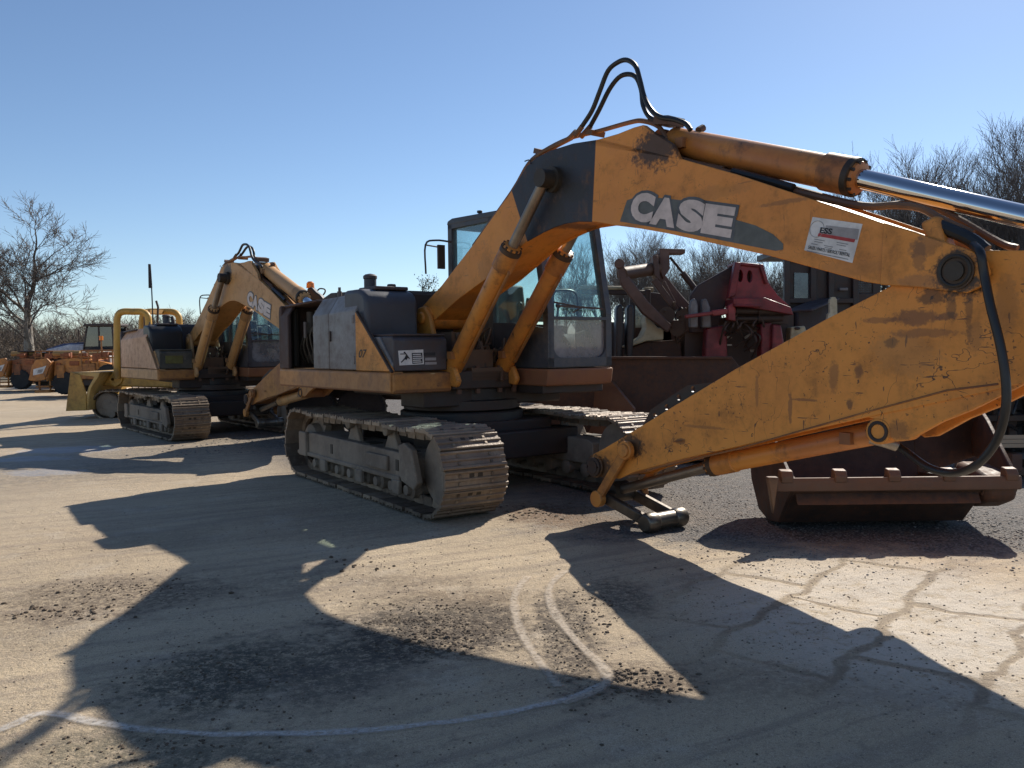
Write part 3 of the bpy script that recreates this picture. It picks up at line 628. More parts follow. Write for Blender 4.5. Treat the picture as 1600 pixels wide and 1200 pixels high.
    for ch, x0, x1, y0, y1 in (('C', 985, 1027, 347.5, 301), ('A', 1017, 1064, 354, 309), ('S', 1058, 1106, 363, 312), ('E', 1097, 1152, 369, 321)):
        def fit(m, e, pad, bold):
            # bottom-left, bottom-right, top-left corners; the slanted letters lean right
            dy = (x1 - x0) * .155; o = bp3(x0 - 3, y0 - dy * .5, e); r_ = bp3(x1 - 9, y0 + dy * .5, e); tl = bp3(x0 + 6, y1 - dy * .5, e)
            put_text(dc, ch, o, np.array(r_) - np.array(o), np.array(tl) - np.array(o), m, bold, 0, pad)
        fit(1, .002, .07, .1); fit(2, .004, -.02, .07)
    dc.build('brand_lettering', [MT['teal'], MT['outline'], MT['letterwhite']], boom, smooth=False)
    if not old:
        st = MB()
        bquad(st, [(1257, 391), (1270, 339), (1348, 350), (1332, 411)], 0, 0)
        bquad(st, [(1291, 352), (1343, 358), (1340, 375), (1287, 366)], 1, .001); bquad(st, [(1280, 364), (1337, 374), (1335, 379), (1278, 369)], 2, .002)
        c_ = bp3(1277, 358, .0015); st.torus(c_, (0, 1, 0), .055, .0018, 28, 6, 4); 
        put_text(st, 'ESS', bp3(1281, 364, .003), np.array(bp3(1300, 366.5, .003)) - np.array(bp3(1281, 364, .003)), np.array(bp3(1283, 355, .003)) - np.array(bp3(1281, 364, .003)), 3, .03)
        o_ = bp3(1263, 388.5, .003); put_text(st, 'SALES / PARTS / SERVICE / RENTAL', o_, np.array(bp3(1328, 401.5, .003)) - np.array(o_), np.array(bp3(1264.2, 383.5, .003)) - np.array(o_), 3, .02)
        for (u0, v0, w_) in ((1273, 373, 16), (1273, 376.5, 13), (1308, 378, 18), (1308, 381.5, 14), (1268, 380, 10), (1288, 383, 14), (1289, 386, 11), (1312, 389, 11), (1310, 392, 15)): bquad(st, [(u0, v0), (u0 + w_, v0 + w_ * .18), (u0 + w_ - .3, v0 + w_ * .18 + 1.3), (u0 - .3, v0 + 1.3)], 4, .001)
        bquad(st, [(1261, 391), (1326, 404.5), (1325.6, 406), (1260.6, 392.5)], 4, .001)
        st.build('dealer_sticker', [MT['white'], MT['greyink'], MT['redink'], MT['ink'], MT['greyink2']], boom, smooth=False)
    # pipes and hoses on the boom
    def bl(pts, y): return [(bt(Ay(u, v, y))[0], y if not isinstance(y, list) else y, bt(Ay(u, v, y))[1]) for u, v in pts]
    p = MB()
    p.tube(smooth_path(bl([(740, 384), (800, 300), (826, 256), (850, 236), (890, 216), (935, 205), (985, 191), (1005, 189), (1028, 197), (1040, 215), (1050, 240), (1075, 252), (1130, 264)], NY + .12), 4), .021, 8)
    p.tube(smooth_path(bl([(745, 384), (805, 300), (835, 252), (865, 231), (893, 216)], NY + .22), 4), .021, 8)
    p.tube(smooth_path(bl([(830, 252), (850, 236), (885, 219), (900, 205)], NY + .05), 4), .022, 8)
    for u, v in ((848, 238), (930, 208)): q_ = bl([(u, v)], NY + .14)[0]; p.box(q_, (.09, .16, .05), (0, .35, 0))
    p.sp().tube(smooth_path(bl([(1050, 245), (1130, 268), (1250, 301), (1345, 322), (1400, 321), (1440, 326), (1475, 345), (1520, 365)], NY + .1), 4), .024, 8)
    p.sp().tube(smooth_path(bl([(1060, 243), (1150, 268), (1250, 297), (1350, 321), (1420, 318), (1470, 328), (1560, 378), (1590, 388)], NY + .24), 4), .022, 8)
    p.build('hydraulic_pipe', [MT['brownpipe']], boom)
    p = MB(); p.tube(smooth_path(bl([(1045, 245), (1090, 262), (1135, 275), (1190, 288)], NY + .17), 4), .035, 8); p.sp().tube(smooth_path(bl([(1145, 268), (1205, 284), (1240, 294)], NY + .07), 4), .03, 8)
    for u0, v0, u1, v1 in ((1465, 352, 1540, 392),): p.sp().tube(smooth_path(bl([(u0, v0), ((u0 + u1) / 2 + 10, (v0 + v1) / 2), (u1, v1)], NY + .07), 4), .042, 10)
    p.build('hose_bundle', [MT['rubber']], boom)
    fl = (lambda pts: [(u, 203 + (v - 203) * .5) for u, v in pts]) if old else (lambda pts: pts)
    h = MB()
    h.tube(smooth_path(bl(fl([(909, 198), (925, 173), (937, 143), (950, 111), (966, 97), (980, 94), (993, 103), (1000, 125), (1007, 152), (1018, 172), (1032, 183), (1055, 187), (1072, 194), (1079, 203)]), NY + .03), 5), .021, 10)
    h.sp().tube(smooth_path(bl(fl([(922, 198), (936, 172), (952, 140), (967, 121), (981, 116), (994, 121), (1002, 141), (1005, 165), (1015, 183), (1032, 191)]), NY + .12), 5), .021, 10)
    h.sp().tube(smooth_path(bl([(820, 252), (827, 250), (829, 256)], NY - .01), 4), .006, 6)
    h.build('hose', [MT['rubber']], boom)
    h = MB()
    h.tube(bl([(899, 212), (910, 197)], NY + .03), .024, 8); h.sp().tube(bl([(908, 214), (923, 197)], NY + .12), .024, 8); h.sp(); h.box(bl([(1045, 190)], NY + .17)[0], (.16, .2, .07), (0, .2, 0)); h.sp().cyl(bl([(1091, 204)], CY)[0], np.array(bl([(1091, 204)], CY)[0]) + np.array((0, .06, .03)), .03, 8)
    h.build('hose_fitting', [MT['brownpipe']], boom)
    # ---------------- rams of boom
    rp = bt(BPIN)
    e0 = Ay(797, 388, NY - .1); L0 = math.hypot(e0[0] - .5, e0[1] - 1.27); ux_, uz_ = rp[0] - .5, rp[1] - 1.27; U_ = math.hypot(ux_, uz_)
    ge = (.5 + ux_ / U_ * L0, 1.27 + uz_ / U_ * L0)
    for y in (NY - .105, FY + .105): cyl_pair(root, 'boom_cylinder', (.5, 1.27), ge, rp, y, .098, .052, MT['ramyellow'] if not old else MT['pale_yellow'], MT['dullchrome'])
    # arm ram
    cyl_pair(root, 'arm_cylinder', bt(ACB), bt(ACE), at_(ACR) if ascale != 1 or arot else ACR, CY, .118, .068, MT['ramyellow'] if not old else MT['pale_yellow'], MT['chrome'], pipe=0)
    # ---------------- arm
    pa = [at_(p) for p in ARMP]; a = MB(); a.prism(shrink(pa, .022), NY + .028, FY - .028); a.prism(pa, NY + .02, NY + .038); a.prism(pa, FY - .038, FY - .02)
    for y0, y1 in ((NY + .03, NY + .08), (FY - .08, FY - .03)): a.prism([at_(p) for p in LUG], y0, y1)
    tp = at_(ATIP); a.cyl((tp[0], NY - .01, tp[1]), (tp[0], FY + .01, tp[1]), .1, 24)
    lk_ = at_(BCB); a.cyl((lk_[0], NY + .025, lk_[1]), (lk_[0], FY - .025, lk_[1]), .085, 24)
    a.bar((at_(Ay(1053, 690, NY + .02))[0], NY + .01, at_(Ay(1053, 690, NY + .02))[1]), (at_(Ay(1070, 688, NY + .02))[0], NY + .0, at_(Ay(1070, 688, NY + .02))[1]), .012, .012)
    arm = a.build('arm', [MT['rusty_yellow'] if old else MT['arm_a']], root, bevel=.014)
    w = MB()
    for i in range(1): w.tube([(at_(Ay(u, v, NY + .02))[0], NY + .018, at_(Ay(u, v, NY + .02))[1]) for u, v in [(1010, 735), (1150, 702), (1350, 645), (1480, 610), (1560, 600)]], .007, 6)
    w.build('weld_seam', [MT['rusty_yellow']], arm)
    pl = MB()
    for y0 in (NY + .08,):
        pl.prism([at_(p) for p in PLATE], y0, y0 + .025)
    po = pl.build('bolt_plate', [MT['darksteel']], arm)
    hc = MB()
    for u, v in ((1025, 650), (1043, 636), (1062, 621), (1084, 608)): q_ = at_(Ay(u, v, NY + .09)); hc.cyl((q_[0], NY - .1, q_[1]), (q_[0], FY + .1, q_[1]), .024, 12)
    if not old: cut(po, hc)
    g = MB(); g.lathe((tp[0], NY - .01, tp[1]), (0, -1, 0), [(-.02, .085), (.02, .085), (.03, .06), (-.0, .055), (-.01, .01)], 24); g.sp().torus((lk_[0], NY + .024, lk_[1]), (0, 1, 0), .058, .012, 24, 8)
    g.build('pin', [MT['darksteel']], arm)
    # bucket ram
    cyl_pair(root, 'bucket_cylinder', at_(BCB), at_(BCE), at_(BCR), CY, .078, .045, MT['ramyellow'] if not old else MT['pale_yellow'], MT['dullchrome'], half=.1, pipe=0)
    # links
    lt, lb = at_(LKT), at_(LKB)
    for s, yy in ((-1, NY - .055), (1, FY + .015)):
        l = MB(); d = Vector((lb[0] - lt[0], 0, lb[1] - lt[1])).normalized(); nrm = Vector((-d.z, 0, d.x)) * .043
        A_, B_ = Vector((lt[0], 0, lt[1])), Vector((lb[0], 0, lb[1]))
        l.prism([(p.x, p.z) for p in (A_ + nrm, A_ - nrm, B_ - nrm, B_ + nrm)], yy, yy + .04)
        l.lathe((lt[0], yy - .012 if s < 0 else yy + .05, lt[1]), (0, -s if False else 1, 0), [(0, .08), (.055, .08), (.055, .05)], 24); l.lathe((lb[0], yy - .012, lb[1]), (0, 1, 0), [(0, .045), (.0, .074), (.065, .074), (.065, .045)], 24)
        l.cyl((lt[0], yy - .03, lt[1]), (lt[0], yy + .05, lt[1]), .06, 16)
        l.build('link', [MT['ramyellow'] if s < 0 and not old else ry], root, bevel=.008)
    te = at_(TLE); l = MB()
    for yy in (NY + .02, FY - .1): l.bar((lb[0], yy + .03, lb[1]), (te[0], yy + .03, te[1]), .06, .095); l.lathe((te[0], yy - .035, te[1]), (0, 1, 0), [(0, .045), (0, .075), (.04, .085), (.12, .085), (.15, .07)], 20)
    l.cyl((te[0], NY, te[1]), (te[0], FY, te[1]), .072, 20); l.cyl((lb[0], NY - .05, lb[1]), (lb[0], FY + .05, lb[1]), .06, 16)
    l.build('tipping_link', [MT['polished']], root, bevel=.012)
    # big hose at the joint
    if not old:
        h = MB(); Yh = NY - .09
        h.tube(smooth_path([(Ay(u, v, y)[0], y, Ay(u, v, y)[1]) for u, v, y in [(1521, 383, NY), (1532, 396, Yh), (1538, 430, Yh), (1548, 480, Yh - .03), (1562, 535, Yh - .05), (1571, 590, Yh - .06), (1571, 640, Yh - .06), (1556, 690, Yh - .03), (1525, 727, Yh), (1490, 739, NY + .04), (1452, 731, NY + .12), (1415, 705, CY), (1398, 694, CY), (1385, 690, CY)]], 5), .025, 12)
        o = h.build('arm_hose', [MT['rubber']], root)
        h = MB(); h.tube([(Ay(u, v, y)[0], y, Ay(u, v, y)[1]) for u, v, y in [(1360, 683, CY - .1), (1383, 689, CY - .06), (1402, 697, CY - .01)]], [.045, .045, .038], 12); h.build('hose_fitting', [MT['dullchrome']], o)
    # ---------------- cab
    cab(root, old)
    if old:
        m_ = MB(); m_.tube([(-.3, -1.1, 1.9), (-.3, -1.1, 2.7), (-.32, -1.1, 3.05)], .014, 8); m_.box((-.34, -1.12, 3.25), (.025, .075, .5), (0, -.05, 0), taper=.7); m_.build('mirror', [MT['black']], root, bevel=.008)
    return root

def cab(root, old):
    y0, y1 = .348, 1.298; xb, xf = -.79, 1.18; zb, zw, zt = 1.35, 1.93, 3.15
    xt = .95
    fx = lambda z: xf - .0 if z <= zw else xf - (xf - xt) * (z - zw) / (zt - zw)
    P = .085
    cg = MT['cab_grey'] if not old else MT['oldcab']
    c = MB()
    for y in (y0 + P / 2, y1 - P / 2):
        c.bar((xb + P / 2, y, zb), (xb + P / 2, y, zt - .02), P, P)                                   # rear posts
        c.bar((xf - P / 2, y, zb), (xf - P / 2, y, zw + .02), P, P, up_=(1, 0, 0)); c.bar((xf - P / 2, y, zw), (xt - P / 2, y, zt - .03), P, P * 1.15, up_=(1, 0, 0))  # front posts
        c.bar((.12, y, zb), (.12, y, zt - .03), P, P)                                                  # door post
        c.bar((xb, y, zt - .04), (xt, y, zt - .05), P, P)
    c.bar((xt - .04, y0, zt - .05), (xt - .04, y1, zt - .05), .08, P); c.bar((xb + .04, y0, zt - .04), (xb + .04, y1, zt - .04), .08, P)
    c.prism([(xb, zb), (xf, zb), (xf, zb + .42), (.55, zb + .5), (xb, zb + .55)], y0 + .01, y0 + .04)      # lower side panels
    c.prism([(xb, zb), (xf, zb), (xf, zb + .3), (xb, zb + .4)], y1 - .04, y1 - .01)
    c.prism([(y0, zb), (y1, zb), (y1, zb + .7), (y0, zb + .7)], xb + .01, xb + .04, 'x')                # rear panel
    c.box(((xb + xf) / 2, (y0 + y1) / 2, zb + .02), (xf - xb - .04, y1 - y0 - .04, .06))
    # front: sill, cross bar and the rounded corners of the lower window
    c.prism([(y0, zb), (y1, zb), (y1, zb + .1), (y0, zb + .1)], xf - .07, xf, 'x'); c.prism([(y0, 1.87), (y1, 1.87), (y1, 1.905), (y0, 1.905)], xf - .05, xf + .004, 'x')
    for ya, s in ((y0 + P, 1), (y1 - P, -1)):
        k = .13; pts = [(ya, zb + .1)] + [(ya + s * k * (1 - math.cos(t)) if False else ya + s * (k - k * math.cos(t)), zb + .1 + k - k * math.sin(t)) for t in [i * math.pi / 16 for i in range(9)]]
        c.prism(pts, xf - .06, xf - .004, 'x')
    o = c.build('cab', [cg], root, bevel=.018, seg=3)
    r = MB(); r.prism([(xb - .02, zt - .03), (xt + .02, zt - .06), (xt - .03, zt), (xb + .1, zt + .045), (xb, zt + .02)], y0 - .005, y1 + .005); r.box((-.2, .82, zt + .045), (.7, .5, .03)); r.build('roof', [cg], o, bevel=.03, seg=3)
    w = MB(); w.prism([(y0 + P - .01, 1.9), (y1 - P + .01, 1.9), (y1 - P + .01, zt - .07), (y0 + P - .01, zt - .07)], 0, .006, 'x')
    w.map(lambda p: (fx(p[2]) - .045 + p[0], p[1], p[2])); w.build('windscreen', [MT['glass']], o, smooth=False)
    w = MB(); w.prism([(y0 + P - .01, zb + .08), (y1 - P + .01, zb + .08), (y1 - P + .01, 1.88), (y0 + P - .01, 1.88)], xf - .045, xf - .04, 'x'); w.build('lower_window', [MT['dirtyglass']], o, smooth=False)
    for y in (y0 + .04, y1 - .04):
        for xa, xb_ in ((xb + P, .08), (.16, None)):
            w = MB(); zl = zb + .5
            poly = [(xa, zl), (xb_ or xf - P, zl), (xb_ or xt - P, zt - .09), (xa, zt - .09)]
            if xb_ is None: poly = [(xa, zl), (xf - P, zl), (xf - P, zw), (xt - P, zt - .09), (xa, zt - .09)]
            w.prism(poly, y - .003, y + .003); w.build('side_window', [MT['glass']], o, smooth=False)
    w = MB(); w.prism([(y0 + P, zb + .7), (y1 - P, zb + .7), (y1 - P, zt - .09), (y0 + P, zt - .09)], xb + .03, xb + .036, 'x'); w.build('rear_window', [MT['glass']], o, smooth=False)
    s = MB(); s.box((.05, .85, 1.62), (.5, .5, .14)); s.box((-.2, .85, 2.0), (.14, .48, .7), (0, -.15, 0)); s.box((-.27, .85, 2.45), (.1, .28, .2)); s.box((.05, .85, 1.48), (.4, .4, .16))
    s.build('seat', [MT['seat']], o, bevel=.04, seg=3)
    s = MB(); s.box((.2, .55, 1.72), (.5, .16, .22)); s.box((.2, 1.14, 1.72), (.5, .16, .22)); s.box((.75, .55, 1.6), (.25, .2, .45)); s.cyl((.38, .55, 1.8), (.42, .55, 2.05), .014, 8); s.ball((.42, .55, 2.07), .035, 6); s.cyl((.38, 1.14, 1.8), (.42, 1.14, 2.05), .014, 8); s.ball((.42, 1.14, 2.07), .035, 6)
    s.box((.62, .62, 2.0), (.1, .24, .26), (0, .3, 0))
    s.tube(smooth_path([(1.0, .56, 1.95), (1.02, .56, 2.14), (1.02, .62, 2.2), (1.02, .85, 2.2), (1.02, .92, 2.1), (1.0, .93, 1.9)], 4), .014, 8)
    s.build('console', [MT['black']], o, bevel=.012)
    s = MB(); s.prism([(.7, 1.4), (.98, 1.4), (.9, 1.62), (.78, 1.72)], .9, 1.1); s.build('pedal', [MT['black']], o)
    if not old:
        s = MB(); s.box((.98, 1.0, 1.62), (.02, .14, .26), (.3, .25, 0)); s.build('paper_notice', [MT['white']], o)
    wp = MB(); wp.bar((xf + .012, y0 + .12, 2.02), (xf + .012, y1 - .14, 2.0), .012, .02); wp.bar((xf + .01, y0 + .35, 1.95), (xf + .012, y0 + .5, 2.02), .012, .012); wp.bar((xf - .015, y0 + .1, 2.06), (xf - .01, y0 + .42, 2.02), .015, .015); wp.build('wiper', [MT['black']], o)
    mr = MB(); mr.tube(smooth_path([(xb + .1, y0 - .01, 2.9), (xb + .0, y0 - .18, 2.92), (xb - .05, y0 - .3, 2.86), (xb - .05, y0 - .3, 2.5)], 4), .012, 8); mr.box((xb - .02, y0 - .09, 2.72), (.03, .1, .3)); mr.tube([(xb - .05, y0 - .3, 2.86), (xb - .05, y0 - .05, 2.84)], .01, 6); mr.build('mirror', [MT['black']], o)
    l = MB(); l.box((xt - .2, .7, zt + .05), (.12, .16, .05)); l.cyl((xb + .35, .6, zt + .02), (xb + .35, .6, zt + .1), .02, 8); l.cyl((xb + .35, .6, zt + .1), (xb + .35, .6, zt + .13), .035, 10); l.cyl((xb + .12, .5, zt), (xb + .12, .5, zt + .07), .012, 8); l.build('roof_fitting', [MT['black']], o, bevel=.008)
    sk_ = MB(); sk_.prism([(xb, 1.16), (xf - .02, 1.14), (xf, 1.18), (xf + .02, 1.33), (xb, 1.345)], y0 - .01, y1 + .01); sk_.build('cab_base', [MT['redrust']], root, bevel=.02)

MT['rail'] = worn('worn_rail_paint', (.48, .22, .06), alt=(.36, .17, .06), rust=(.12, .06, .045), rustamt=.8, dirt=(.25, .16, .1), dirtamt=.7, rough=.55)
MT['rust_panel'] = worn('rusted_dark_panel', (.05, .03, .025), alt=(.03, .02, .018), rust=(.1, .05, .035), rustamt=.6, dirtamt=.2, rough=.6)
MT['ramyellow'] = worn('ram_yellow_paint', (.6, .235, .042), alt=(.42, .15, .04), rust=(.06, .028, .018), rustamt=.9, dirt=(.13, .065, .028), dirtamt=.85, rough=.42)
MT['ramgrime'] = worn('greasy_gland', (.12, .06, .025), alt=(.04, .025, .015), rust=(.02, .014, .01), rustamt=.8, dirtamt=.4, rough=.45)
MT['bleached'] = worn('sun_bleached_panel', (.62, .37, .22), alt=(.55, .32, .18), rust=(.2, .1, .06), rustamt=.35, dirt=(.22, .15, .1), dirtamt=.55, rough=.55, scratch=.3)
MT['oldbox'] = worn('peeling_dark_box', (.035, .033, .03), alt=(.06, .055, .045), rust=(.16, .14, .1), rustamt=.6, dirt=(.12, .1, .07), dirtamt=.6, rough=.6, scratch=.5)
MT['oldcab'] = worn('old_cab_paint', (.07, .07, .08), rustamt=.3, dirt=(.15, .13, .12), dirtamt=.5, rough=.5)
MT['limepatch'] = worn('faded_lime_patch', (.19, .2, .05), rustamt=.4, dirt=(.1, .09, .05), dirtamt=.7, rough=.7)
MT['valve'] = worn('oily_valve_block', (.05, .035, .025), alt=(.025, .02, .018), rust=(.14, .08, .045), rustamt=.7, dirt=(.16, .11, .07), dirtamt=.5, rough=.5)
MT['polished'] = worn('polished_link_steel', (.2, .17, .135), alt=(.09, .075, .06), rust=(.05, .035, .025), rustamt=.6, dirt=(.08, .06, .045), dirtamt=.6, rough=.32, metal=.7)
MT['redrust'] = worn('red_rusted_rail', (.2, .075, .035), alt=(.13, .05, .03), rust=(.26, .12, .045), rustamt=.5, dirt=(.1, .065, .05), dirtamt=.5, rough=.6)
MT['outline'] = plain('grey_vinyl_outline', (.1, .105, .115), .5)
MT['greyink2'] = plain('fine_print_ink', (.3, .29, .29), .6)

exA = excavator('excavator', (EX, EY, 0), EA, -.0611, False)
tag(exA, 'nearest yellow excavator, dark grey band round its boom elbow and a dealer sticker', 'excavator', 'excavators parked in the yard')
exB = excavator('excavator', (-6.396, 18.132, -.12), .656, 0.004, True, drot=-.032, arot=-.07, ascale=.86)
tag(exB, 'dirtier faded yellow excavator parked behind the big one, plain boom and blackened front box', 'excavator', 'excavators parked in the yard')
# ------------------------------------------------------------------ ground
from mathutils import noise as mn
def gz(x, y):
    """height of the yard: level, dipping a little towards the far excavator, rolling up to the woods"""
    t = min(1, max(0, (y - 10.5) / 6)); t = t * t * (3 - 2 * t); s = min(1, max(0, (-2.2 - x) / 3)); s = s * s * (3 - 2 * s)
    return -.12 * t * s
def axis(lim0, lim1, step, far0, far1):
    a = list(np.arange(lim0, lim1 + 1e-6, step)); s = step; x = lim0
    lo = []; 
    while x > far0: s *= 1.35; x -= s; lo.append(x)
    s = step; x = lim1; hi = []
    while x < far1: s *= 1.35; x += s; hi.append(x)
    return lo[::-1] + a + hi
xs = axis(-9, 9, .07, -4000, 4000); ys = axis(2.0, 14, .06, -400, 4000)
V = []; F = []
for y in ys:
    for x in xs:
        z = gz(x, y)
        if -12 < x < 12 and 1 < y < 20:
            k = 1.0
            z += .018 * mn.noise((x * .7, y * .7, 0)) + .008 * mn.noise((x * 2.3, y * 2.3, 3)) + .006 * mn.noise((x * 6, y * 6, 8))
            z -= .012
        V.append((x, y, z))
nx = len(xs)
for j in range(len(ys) - 1):
    for i in range(nx - 1): a = j * nx + i; F.append((a, a + 1, a + nx + 1, a + nx))
mb = MB(); mb.v = V; mb.f = F; mb.mi = [0] * len(F)

def gs(u, v, ru, rv):
    c, a, b = G(u, v), G(u + ru, v), G(u, v + rv); b2 = G(u, v - rv)
    return (c[0], c[1]), (abs(a[0] - c[0]), abs(b2[1] - b[1]) / 2)
m, nt, b = newmat('packed_dirt'); MT['ground'] = m
tc = N(nt, 'ShaderNodeTexCoord'); co = tc.outputs['Object']; sep = N(nt, 'ShaderNodeSeparateXYZ'); lk(nt, co, sep.inputs[0])
n0 = noise(nt, co, .35, 8, .6); n1 = noise(nt, co, 1.7, 9, .68); n2 = noise(nt, co, 9, 8, .7); n3 = noise(nt, co, 60, 5, .7)
mp = N(nt, 'ShaderNodeMapping'); mp.inputs['Rotation'].default_value = (0, 0, R(-28)); lk(nt, co, mp.inputs[0])
ns = noise(nt, mp.outputs[0], 2.2, 7, .65, (.22, 2.4, 1)); ns2 = noise(nt, mp.outputs[0], 5, 5, .6, (.12, 2.2, 1))
col = mix(nt, ramp(nt, n0, .35, .65), (.54, .42, .27), (.42, .32, .205))
col = mix(nt, math_(nt, 'MULTIPLY', ramp(nt, ns, .45, .68), .7), col, (.26, .2, .145))
col = mix(nt, math_(nt, 'MULTIPLY', ramp(nt, ns2, .54, .66), .45), col, (.22, .165, .12))
col = mix(nt, math_(nt, 'MULTIPLY', ramp(nt, n1, .52, .7), .55), col, (.5, .42, .32))
col = mix(nt, math_(nt, 'MULTIPLY', ramp(nt, n2, .56, .7), .6), col, (.2, .15, .11))
col = mix(nt, math_(nt, 'MULTIPLY', ramp(nt, n3, .54, .68), .7), col, (.17, .13, .095))
n4 = noise(nt, co, 190, 3, .6); n5 = noise(nt, co, 22, 7, .75)
col = mix(nt, math_(nt, 'MULTIPLY', ramp(nt, n5, .55, .72), .6), col, (.19, .145, .105)); col = mix(nt, math_(nt, 'MULTIPLY', ramp(nt, n5, .28, .42, 1, 0), .5), col, (.55, .46, .35))
col = mix(nt, math_(nt, 'MULTIPLY', ramp(nt, n4, .54, .62), .6), col, (.2, .155, .115)); col = mix(nt, math_(nt, 'MULTIPLY', ramp(nt, n4, .36, .44, 1, 0), .5), col, (.66, .56, .44))
# gravel strip along the machines on the right and behind
gm = math_(nt, 'ADD', math_(nt, 'ADD', math_(nt, 'MULTIPLY', sep.outputs[1], 1.0), math_(nt, 'MULTIPLY', sep.outputs[0], .22)), math_(nt, 'MULTIPLY', math_(nt, 'SUBTRACT', n1, .5), 1.6))
gx = ramp(nt, math_(nt, 'ADD', sep.outputs[0], math_(nt, 'MULTIPLY', math_(nt, 'SUBTRACT', n1, .5), 2.0)), -.4, 1.1)
gback = math_(nt, 'MULTIPLY', ramp(nt, math_(nt, 'ADD', sep.outputs[0], math_(nt, 'MULTIPLY', sep.outputs[1], .42)), .8, 2.4), ramp(nt, sep.outputs[1], 9.5, 12))
gf = math_(nt, 'MAXIMUM', math_(nt, 'MULTIPLY', ramp(nt, gm, 6.75, 7.35), gx), gback)
vo = N(nt, 'ShaderNodeTexVoronoi'); vo.inputs['Scale'].default_value = 46; lk(nt, co, vo.inputs[0])
vo2 = N(nt, 'ShaderNodeTexVoronoi'); vo2.inputs['Scale'].default_value = 23; lk(nt, co, vo2.inputs[0])
sv = N(nt, 'ShaderNodeSeparateColor'); lk(nt, vo.outputs['Color'], sv.inputs[0])
gcol = mix(nt, sv.outputs[0], (.09, .08, .075), (.24, .215, .2)); gcol = mix(nt, ramp(nt, vo.outputs['Distance'], .3, .7), gcol, (.06, .052, .046)); gcol = mix(nt, math_(nt, 'MULTIPLY', ramp(nt, n2, .5, .65), .6), gcol, (.24, .19, .15))
col = mix(nt, gf, col, gcol)
fine = ramp(nt, math_(nt, 'ADD', math_(nt, 'MULTIPLY', n5, .55), math_(nt, 'MULTIPLY', n3, .45)), .42, .54, .2, 1)
nzm = math_(nt, 'ADD', math_(nt, 'MULTIPLY', n1, .25), math_(nt, 'ADD', math_(nt, 'MULTIPLY', n2, .45), math_(nt, 'MULTIPLY', n3, .3)))
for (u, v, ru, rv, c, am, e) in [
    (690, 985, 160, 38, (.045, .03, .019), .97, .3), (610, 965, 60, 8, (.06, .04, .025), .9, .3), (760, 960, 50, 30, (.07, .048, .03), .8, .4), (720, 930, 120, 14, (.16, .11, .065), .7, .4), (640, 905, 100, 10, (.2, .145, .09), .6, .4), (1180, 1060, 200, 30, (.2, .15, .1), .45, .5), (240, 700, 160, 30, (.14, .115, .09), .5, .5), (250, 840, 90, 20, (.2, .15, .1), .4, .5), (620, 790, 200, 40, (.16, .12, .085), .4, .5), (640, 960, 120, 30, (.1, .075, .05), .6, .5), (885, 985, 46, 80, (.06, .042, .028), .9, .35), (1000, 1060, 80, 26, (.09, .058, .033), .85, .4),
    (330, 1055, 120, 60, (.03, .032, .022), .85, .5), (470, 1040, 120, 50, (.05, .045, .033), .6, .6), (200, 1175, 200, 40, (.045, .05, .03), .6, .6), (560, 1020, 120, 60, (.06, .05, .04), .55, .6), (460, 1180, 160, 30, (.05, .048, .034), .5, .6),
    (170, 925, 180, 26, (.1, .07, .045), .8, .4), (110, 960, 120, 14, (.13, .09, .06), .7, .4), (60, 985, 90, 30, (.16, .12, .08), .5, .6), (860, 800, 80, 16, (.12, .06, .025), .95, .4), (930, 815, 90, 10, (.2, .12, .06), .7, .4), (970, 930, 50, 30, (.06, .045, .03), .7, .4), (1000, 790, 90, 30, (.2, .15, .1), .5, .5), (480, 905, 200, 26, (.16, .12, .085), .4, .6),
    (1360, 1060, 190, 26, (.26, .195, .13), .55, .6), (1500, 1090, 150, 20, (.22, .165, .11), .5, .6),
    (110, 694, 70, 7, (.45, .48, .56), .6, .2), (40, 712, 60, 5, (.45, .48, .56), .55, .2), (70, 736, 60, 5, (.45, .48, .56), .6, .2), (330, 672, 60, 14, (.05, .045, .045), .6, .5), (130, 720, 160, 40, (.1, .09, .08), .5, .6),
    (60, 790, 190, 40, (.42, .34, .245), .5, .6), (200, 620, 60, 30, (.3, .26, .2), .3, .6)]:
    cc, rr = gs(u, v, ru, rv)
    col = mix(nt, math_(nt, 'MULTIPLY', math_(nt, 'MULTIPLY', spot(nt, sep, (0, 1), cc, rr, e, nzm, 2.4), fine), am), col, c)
# worn concrete panels with earth-filled joints
wob = N(nt, 'ShaderNodeVectorMath'); wob.operation = 'ADD'; nc = N(nt, 'ShaderNodeTexNoise'); nc.inputs['Scale'].default_value = 2.5; nc.inputs['Detail'].default_value = 7; lk(nt, co, nc.inputs[0])
vm = N(nt, 'ShaderNodeVectorMath'); vm.operation = 'SCALE'; vm.inputs[3].default_value = .3; lk(nt, nc.outputs['Color'], vm.inputs[0]); lk(nt, co, wob.inputs[0]); lk(nt, vm.outputs[0], wob.inputs[1])
mps = N(nt, 'ShaderNodeMapping'); mps.inputs['Rotation'].default_value = (0, 0, R(-52)); lk(nt, wob.outputs[0], mps.inputs[0])
bk_ = N(nt, 'ShaderNodeTexBrick'); bk_.inputs['Scale'].default_value = 1.0; bk_.inputs['Brick Width'].default_value = 1.15; bk_.inputs['Row Height'].default_value = .62; bk_.inputs['Mortar Size'].default_value = .045; bk_.inputs['Mortar Smooth'].default_value = .7; bk_.offset = .3
lk(nt, mps.outputs[0], bk_.inputs[0])
reg = spot(nt, sep, (0, 1), gs(1400, 955, 280, 95)[0], gs(1400, 955, 300, 100)[1], .35, nzm, 1.6)
slab = math_(nt, 'MULTIPLY', reg, bk_.outputs['Fac'])
pan = math_(nt, 'MULTIPLY', math_(nt, 'MULTIPLY', reg, math_(nt, 'SUBTRACT', 1, bk_.outputs['Fac'])), ramp(nt, nzm, .4, .54))
